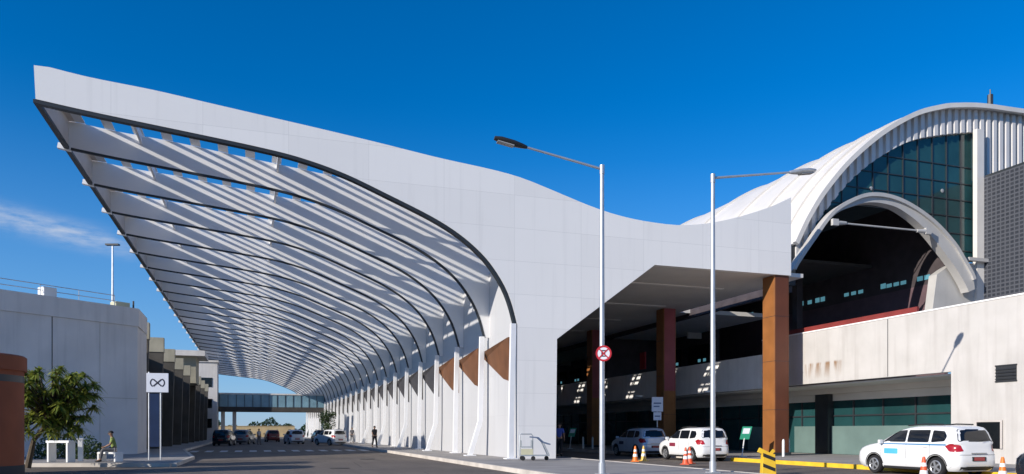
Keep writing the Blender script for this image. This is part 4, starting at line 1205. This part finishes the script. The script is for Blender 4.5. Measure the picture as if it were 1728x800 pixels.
# ------------------------------------------------------------------ left side: benches, tree, kiosk, sign
def bench(label, p, rz):
    t = thing('bench', label, 'bench', p, rz, 'white framed benches on the left pavement')
    return t
p = on_d(103, 32.6, .14)
t1 = bench('white high rectangular frame bench nearest the tree', p, rad(-35))
MB().box(-.62, .62, -.2, .2, .82, .92).build('top_slab', M['white_paint'], t1, local=True, bevel=.01)
for x in (-.55, .47): MB().box(x, x + .09, -.2, .2, 0, .818).build('leg', M['white_paint'], t1, local=True, bevel=.01)
p = on_d(186, 33.0, .14)
t2 = bench('low white box bench with a person sitting on it', p, rad(-35))
MB().box(-.50, .50, -.22, .22, .34, .42).build('top_slab', M['white_paint'], t2, local=True, bevel=.01)
for x in (-.48, .40): MB().box(x, x + .08, -.22, .22, 0, .338).build('leg', M['white_paint'], t2, local=True, bevel=.01)
p = on_d(193, 33.0, .14)
sp_t = person('person in yellow green shirt sitting on the low white bench', (p.x, p.y, .14 - .03), rad(-90 + 10), sit, M['shirt_green'], M['cloth_grey'], M['hair'])
p = on_d(136, 33.4, .14)
bb = MB().box(-.09, .09, -.09, .09, 0, .95).box(-.13, .13, -.13, .13, .951, 1.0).build('marker_post', M['white_paint'], None, bevel=.01)
bb.location = p; tag(bb, 'short square white post between the two benches', 'post')

pk = on_d(-66, 24.5)
ki = thing('kiosk', 'round terracotta red kiosk at the near left corner', 'kiosk', pk)
kz = EYE + (PY0 - 590) * 23.0 / FOC
MB().lathe([(1.72, 0), (1.72, kz - .5), (1.80, kz - .5), (1.80, kz - .05), (1.74, kz)], n=56).build('drum_wall', M['kiosk'], ki, smooth=True, local=True)
MB().lathe([(1.726, kz - .88), (1.726, kz - .66)], n=56).build('window_band', M['frame_dark'], ki, smooth=True, local=True)
MB().lathe([(1.735, 0), (1.735, .35)], n=56).build('plinth', M['fin_dark'], ki, smooth=True, local=True)

def strap_tree(label, base, tips_seed, nb, spread, height, leaf_len, nl):
    t = thing('tree', label, 'tree', base)
    rnd = random.Random(tips_seed)
    tk = MB(); lf = MB()
    tk.tube([(-.55, 0, -.1), (-.35, .03, height * .25), (.2, .05, height * .45)], [.12, .09, .075], 8)
    for b in range(nb):
        a = rnd.uniform(0, 2 * math.pi); r = spread * math.sqrt(rnd.uniform(.02, 1)); 
        z = height * rnd.uniform(.40, 1.0) - .25 * r
        tip = Vector((.2 + r * math.cos(a), .05 + r * math.sin(a), z))
        st = Vector((.2, .05, height * .45)); mid = st.lerp(tip, .5) + Vector((0, 0, .1))
        tk.tube([st - Vector((0, 0, .1 * rnd.random())), mid, tip], [.055, .038, .022], 6)
        for k in range(nl):
            th = rnd.uniform(0, 2 * math.pi); el = rnd.uniform(-.35, 1.35); ll = leaf_len * rnd.uniform(.6, 1.15)
            d0 = Vector((math.cos(th) * math.cos(el), math.sin(th) * math.cos(el), math.sin(el)))
            sd = d0.cross(Vector((0, 0, 1)));
            if sd.length < .05: sd = Vector((1, 0, 0))
            sd.normalize(); wd = rnd.uniform(.022, .05)
            q = tip - d0 * .05; vs = []
            for i, (f_, w_) in enumerate(((0, .6), (.35, 1), (.7, .8), (1, .08))):
                pt = q + d0 * ll * f_ + Vector((0, 0, -.55 * ll * f_ * f_))
                vs += [pt - sd * wd * w_, pt + sd * wd * w_]
            lf.add(vs, [(0, 1, 3, 2), (2, 3, 5, 4), (4, 5, 7, 6)])
    tk.build('trunk', M['bark'], t, smooth=True, local=True)
    lf.build('crown', M['leaf'], t, local=True)
    return t
p = on_d(74, 29.6, .14)
strap_tree('small spiky leaved tree between the red kiosk and the white building', p, 11, 150, 1.65, 3.9, .50, 50)

def shrub(label, p, R, H, n, seed):
    rnd = random.Random(seed); mb = MB()
    for k in range(n):
        a = rnd.uniform(0, 6.28); r = R * math.sqrt(rnd.random()); z = H * rnd.uniform(.05, 1) * (1 - .5 * (r / R) ** 2)
        q = Vector((r * math.cos(a), r * math.sin(a), z)); s_ = rnd.uniform(.05, .11)
        u = Vector((rnd.gauss(0, 1), rnd.gauss(0, 1), rnd.gauss(0, 1))).normalized(); v_ = u.orthogonal().normalized()
        mb.add([q - u * s_, q - v_ * s_ * .5, q + u * s_, q + v_ * s_ * .5], [(0, 1, 2, 3)])
    o = mb.build('shrub', M['leaf_dark']); o.location = p; return tag(o, label, 'shrub')
shrub('low dark shrub behind the high rectangular frame bench', on_d(98, 36.5, .14), 1.1, 1.25, 900, 31)
shrub('low dark shrub between the white post and the seated person', on_d(150, 36.0, .14), .62, 1.15, 500, 32)
ps_ = on_d(266, 35.0, .14)
st_ = thing('notice_sign', 'square white sign with crossed symbol on two thin posts', 'sign', ps_, rad(-6))
zc = EYE + (PY0 - 646) * 35 / FOC - .14
MB().box(-.47, .47, -.03, .0, zc - .44, zc + .44).build('sign_plate', M['white_sign'], st_, local=True, bevel=.01)
MB().tube([(-.38, .04, 0), (-.38, .04, zc + .5)], .032, 8).build('post', M['galv'], st_, smooth=True, local=True)
MB().tube([(.12, .04, 0), (.12, .04, zc + .3)], .032, 8).build('post', M['galv'], st_, smooth=True, local=True)
MB().box(-.34, .08, .02, .03, .6, zc - .5).build('back_panel', M['blue_panel'], st_, local=True)
ik = MB()
for s_ in (1, -1):
    u = Vector((math.cos(rad(42 * s_)), 0, math.sin(rad(42 * s_))))
    ik.obox((0, -.035 - .002 * s_, zc), u * .24, Vector((-u.z, 0, u.x)) * .03, (0, .0015, 0))
for sgn in (-1, 1):
    for k in range(9):
        a0 = rad(-60 + k * 120 / 9) + (math.pi if sgn < 0 else 0); a1 = a0 + rad(120 / 9)
        c = sgn * .10
        ik.prism([(c + math.cos(a) * r, zc + math.sin(a) * r) for a, r in ((a0, .17), (a0, .225), (a1, .225), (a1, .17))], -.0345, -.031, 'y')
ik.build('symbol', M['sign_ink'], st_, local=True)

# ------------------------------------------------------------------ white building on the left with concrete fins down the road
CP = on_d(232, 44.5)
dv = Vector((-.78, -.62, 0)).normalized()
ztop = EYE + (PY0 - 521) * 44.5 / FOC
pb = thing('parking_building', 'weathered white building with rooftop rail, fins facing the canopy road', 'building', (CP.x, CP.y, .14))
P1 = Vector((CP.x, CP.y, 0)); P2 = P1 + dv * 22
bk_ = Vector((-dv.y * -1, 0, 0))
MB().prism([(P1.x, P1.y), (P2.x, P2.y), (P2.x - 14, P2.y + 17), (CP.x - 6, CP.y + 4.0), (CP.x, CP.y + 4.0)], .14, ztop - 1.05, 'z').build('front_block', M['parking'], pb)
nv = Vector((-dv.y, dv.x, 0)); nv = nv if nv.y < 0 else -nv
Q1 = P1 + nv * .05; Q2 = P2 + nv * .05
MB().prism([(Q1.x + .04, Q1.y), (Q2.x, Q2.y), (P2.x - 14, P2.y + 17), (CP.x - 6, CP.y + 4.0), (CP.x + .04, CP.y + 4.0)], ztop - 1.047, ztop, 'z').build('parapet_band', M['parking'], pb)
mid = P1 + dv * 4.75 + nv * .006
MB().obox((mid.x, mid.y, (ztop - 1.05) / 2 + .07), dv * .02, nv * .006, (0, 0, (ztop - 1.2) / 2)).build('wall_joint', M['fin_dark'], pb)
for q_ in (2.2, 10.5, 15.0):
    mid = P1 + dv * q_ + nv * .004
    MB().obox((mid.x, mid.y, (ztop - 1.05) / 2 + .07), dv * .008, nv * .004, (0, 0, (ztop - 1.2) / 2)).build('wall_joint', M['fin'], pb)
mid = P1 + dv * 9 + nv * .004
MB().obox((mid.x, mid.y, 3.35), dv * 9, nv * .0035, (0, 0, .012)).build('wall_joint', M['fin'], pb)
rr_ = MB()
for z in (.32, .62): rr_.tube([P1 + dv * 1.2 - nv * .3 + Vector((0, 0, ztop + z)), P2 - nv * .3 + Vector((0, 0, ztop + z))], .022, 6)
for k in range(11):
    q = P1 + dv * (1.2 + k * 2) - nv * .3; rr_.tube([q + Vector((0, 0, ztop)), q + Vector((0, 0, ztop + .62))], .02, 6)
rr_.build('roof_rail', M['galv'], pb)
q = P1 + dv * 4.75 - nv * .5
MB().obox((q.x, q.y, ztop + .26), dv * .33, nv * .33, (0, 0, .26)).build('roof_box', M['white_paint'], pb, bevel=.02)
q = P1 + dv * .75 - nv * .5
MB().obox((q.x, q.y, ztop + .15), dv * .42, nv * .3, (0, 0, .15)).build('roof_box', M['cart_board'], pb, bevel=.02)
q = P1 + dv * .1 - nv * .25
MB().tube([(q.x, q.y, ztop), (q.x, q.y, ztop + .45)], .05, 8).build('roof_post', M['dark_steel'], pb)
# finned wing along the road
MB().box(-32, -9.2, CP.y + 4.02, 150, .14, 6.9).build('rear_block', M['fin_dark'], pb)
MB().box(-9.4, -8.2, CP.y + 4.02, 150, 6.903, 7.25).build('roof_edge', M['fin'], pb)
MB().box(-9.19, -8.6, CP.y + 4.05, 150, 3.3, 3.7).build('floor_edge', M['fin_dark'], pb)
for k in range(11):
    y = 55.1 + k * 8.6
    MB().prism([(-9.3, .14), (-6.75, .14), (-6.55, 8.1), (-6.75, 8.35), (-9.3, 8.35)], y, y + .55, 'y').build('fin', M['fin_shade'], pb)
    MB().box(-9.25, -6.52, y - .06, y + .61, 7.5, 8.6).build('sunlit_fin_top', M['fin'], pb)  # sunlit top of the fin, set as a paler beige block
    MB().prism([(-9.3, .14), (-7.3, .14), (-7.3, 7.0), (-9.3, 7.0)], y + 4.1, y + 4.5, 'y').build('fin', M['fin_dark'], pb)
MB().box(-12, -5.2, 92, 99, 9.9, 10.5).build('roof_slab', M['parking'], pb)
MB().box(-11, -6.2, 93, 98, 6.9, 9.898).build('roof_room', M['fin'], pb)

tw = thing('stair_tower', 'pale grey tower at the left end of the glass footbridge', 'tower', (-6.6, 132, .14))
MB().box(-9.0, -5.6, 132, 137, .14, 12.6).build('wall', M['parking'], tw)
MB().box(-9.2, -5.4, 131.8, 137.2, 12.603, 12.9).build('roof', M['parking'], tw)
for z in (2, 5.2, 8.6): MB().box(-8.0, -6.4, 131.93, 131.998, z, z + 1.5).build('window', M['glass_dark'], tw)

# mast far behind
p = on_d(190, 72)
hm = thing('light_mast', 'tall thin light mast with flat head far behind the white building', 'light mast', (p.x, p.y, 0))
zt = EYE + (PY0 - 414) * 72 / FOC
MB().tube([(0, 0, 0), (0, 0, zt)], [.16, .08], 8).build('pole', M['galv'], hm, smooth=True, local=True)
MB().obox((0, 0, zt + .06), (.62 * FC, -.62 * FS, 0), (.2 * FS, .2 * FC, 0), (0, 0, .07)).build('lamp_head', M['lamp_dark'], hm, local=True)

# ------------------------------------------------------------------ glass footbridge under the canopy
YB = 135.0
fb = thing('footbridge', 'glass sided footbridge crossing the road under the canopy', 'footbridge', (2, YB, 5))
MB().box(-5.55, XC + .3, YB, YB + 3.4, 4.75, 5.55).build('deck', M['fin_dark'], fb)
MB().box(-5.55, XC + .3, YB + .05, YB + .1, 5.553, 7.6).build('glass_side', pbr('pale_blue_glass', (.20, .34, .42), .1, .2, .5), fb)
MB().box(-5.55, XC + .3, YB - .05, YB + 3.45, 7.603, 7.85).build('roof', M['parking'], fb)
bm_ = MB()
for k in range(14): bm_.box(-5.4 + k * 1.3, -5.32 + k * 1.3, YB - .02, YB + .045, 5.555, 7.6)
bm_.build('glazing_bars', M['frame_dark'], fb)
for x in (-3.4, -5.2): MB().box(x, x + .6, YB + 1.2, YB + 2.0, .0, 4.748).build('pier', M['parking'], fb)

# ------------------------------------------------------------------ far end: boundary wall, trees
bw = MB().box(-16, 10, 205, 205.4, 0, 2.7).box(-16.1, 10.1, 204.9, 205.5, 2.702, 2.85)
o = bw.build('boundary_wall', M['tan_wall']); tag(o, 'sunlit tan boundary wall closing the far end of the road', 'wall')
def leafy_tree(label, base, R, H, n, seed, mat, group=None):
    t = thing('tree', label, 'tree', base, 0, group)
    rnd = random.Random(seed); tk = MB(); lf = MB()
    tk.tube([(0, 0, -.05), (.05, 0, H * .3), (0, .05, H * .6)], [H * .035, H * .026, H * .014], 8)
    blobs = []
    for b in range(9):
        a = rnd.uniform(0, 6.28); r = R * rnd.uniform(.1, .75); z = H * rnd.uniform(.42, .9)
        c = Vector((r * math.cos(a), r * math.sin(a), z)); blobs.append((c, R * rnd.uniform(.3, .5)))
        tk.tube([(0, 0, H * .35), c.lerp(Vector((0, 0, H * .4)), .5), c], [H * .016, H * .01, H * .005], 5)
    for k in range(n):
        c, br_ = rnd.choice(blobs)
        d0 = Vector((rnd.gauss(0, 1), rnd.gauss(0, 1), rnd.gauss(0, .8))).normalized() * br_ * rnd.uniform(.5, 1.1)
        q = c + d0; s_ = R * rnd.uniform(.05, .10)
        u = Vector((rnd.gauss(0, 1), rnd.gauss(0, 1), rnd.gauss(0, 1))).normalized(); v_ = u.orthogonal().normalized()
        lf.add([q - u * s_, q - v_ * s_ * .5, q + u * s_, q + v_ * s_ * .5], [(0, 1, 2, 3)])
    tk.build('trunk', M['bark'], t, smooth=True, local=True); lf.build('crown', mat, t, local=True)
    return t
leafy_tree('dark leafy tree beside the pale wall near the footbridge', on_d(553, 112, .15), 1.7, 4.3, 1500, 5, M['leaf_dark'])
tl = MB(); rnd = random.Random(21)
for k in range(9000):
    x = rnd.uniform(-70, 60); hh = 4.0 + 1.3 * math.sin(x * .35) + .8 * math.sin(x * 1.1 + 2)
    z = hh * rnd.uniform(.05, 1) ** .7; y = 262 + rnd.uniform(-3, 3)
    u = Vector((rnd.gauss(0, 1), rnd.gauss(0, 1), rnd.gauss(0, 1))).normalized(); v_ = u.orthogonal().normalized(); s_ = rnd.uniform(.25, .6)
    q = Vector((x, y, z)); tl.add([q - u * s_, q - v_ * s_ * .6, q + u * s_, q + v_ * s_ * .6], [(0, 1, 2, 3)])
o = tl.build('treeline', M['leaf_dark']); tag(o, 'dark line of trees beyond the far end of the road', 'trees', kind='stuff')
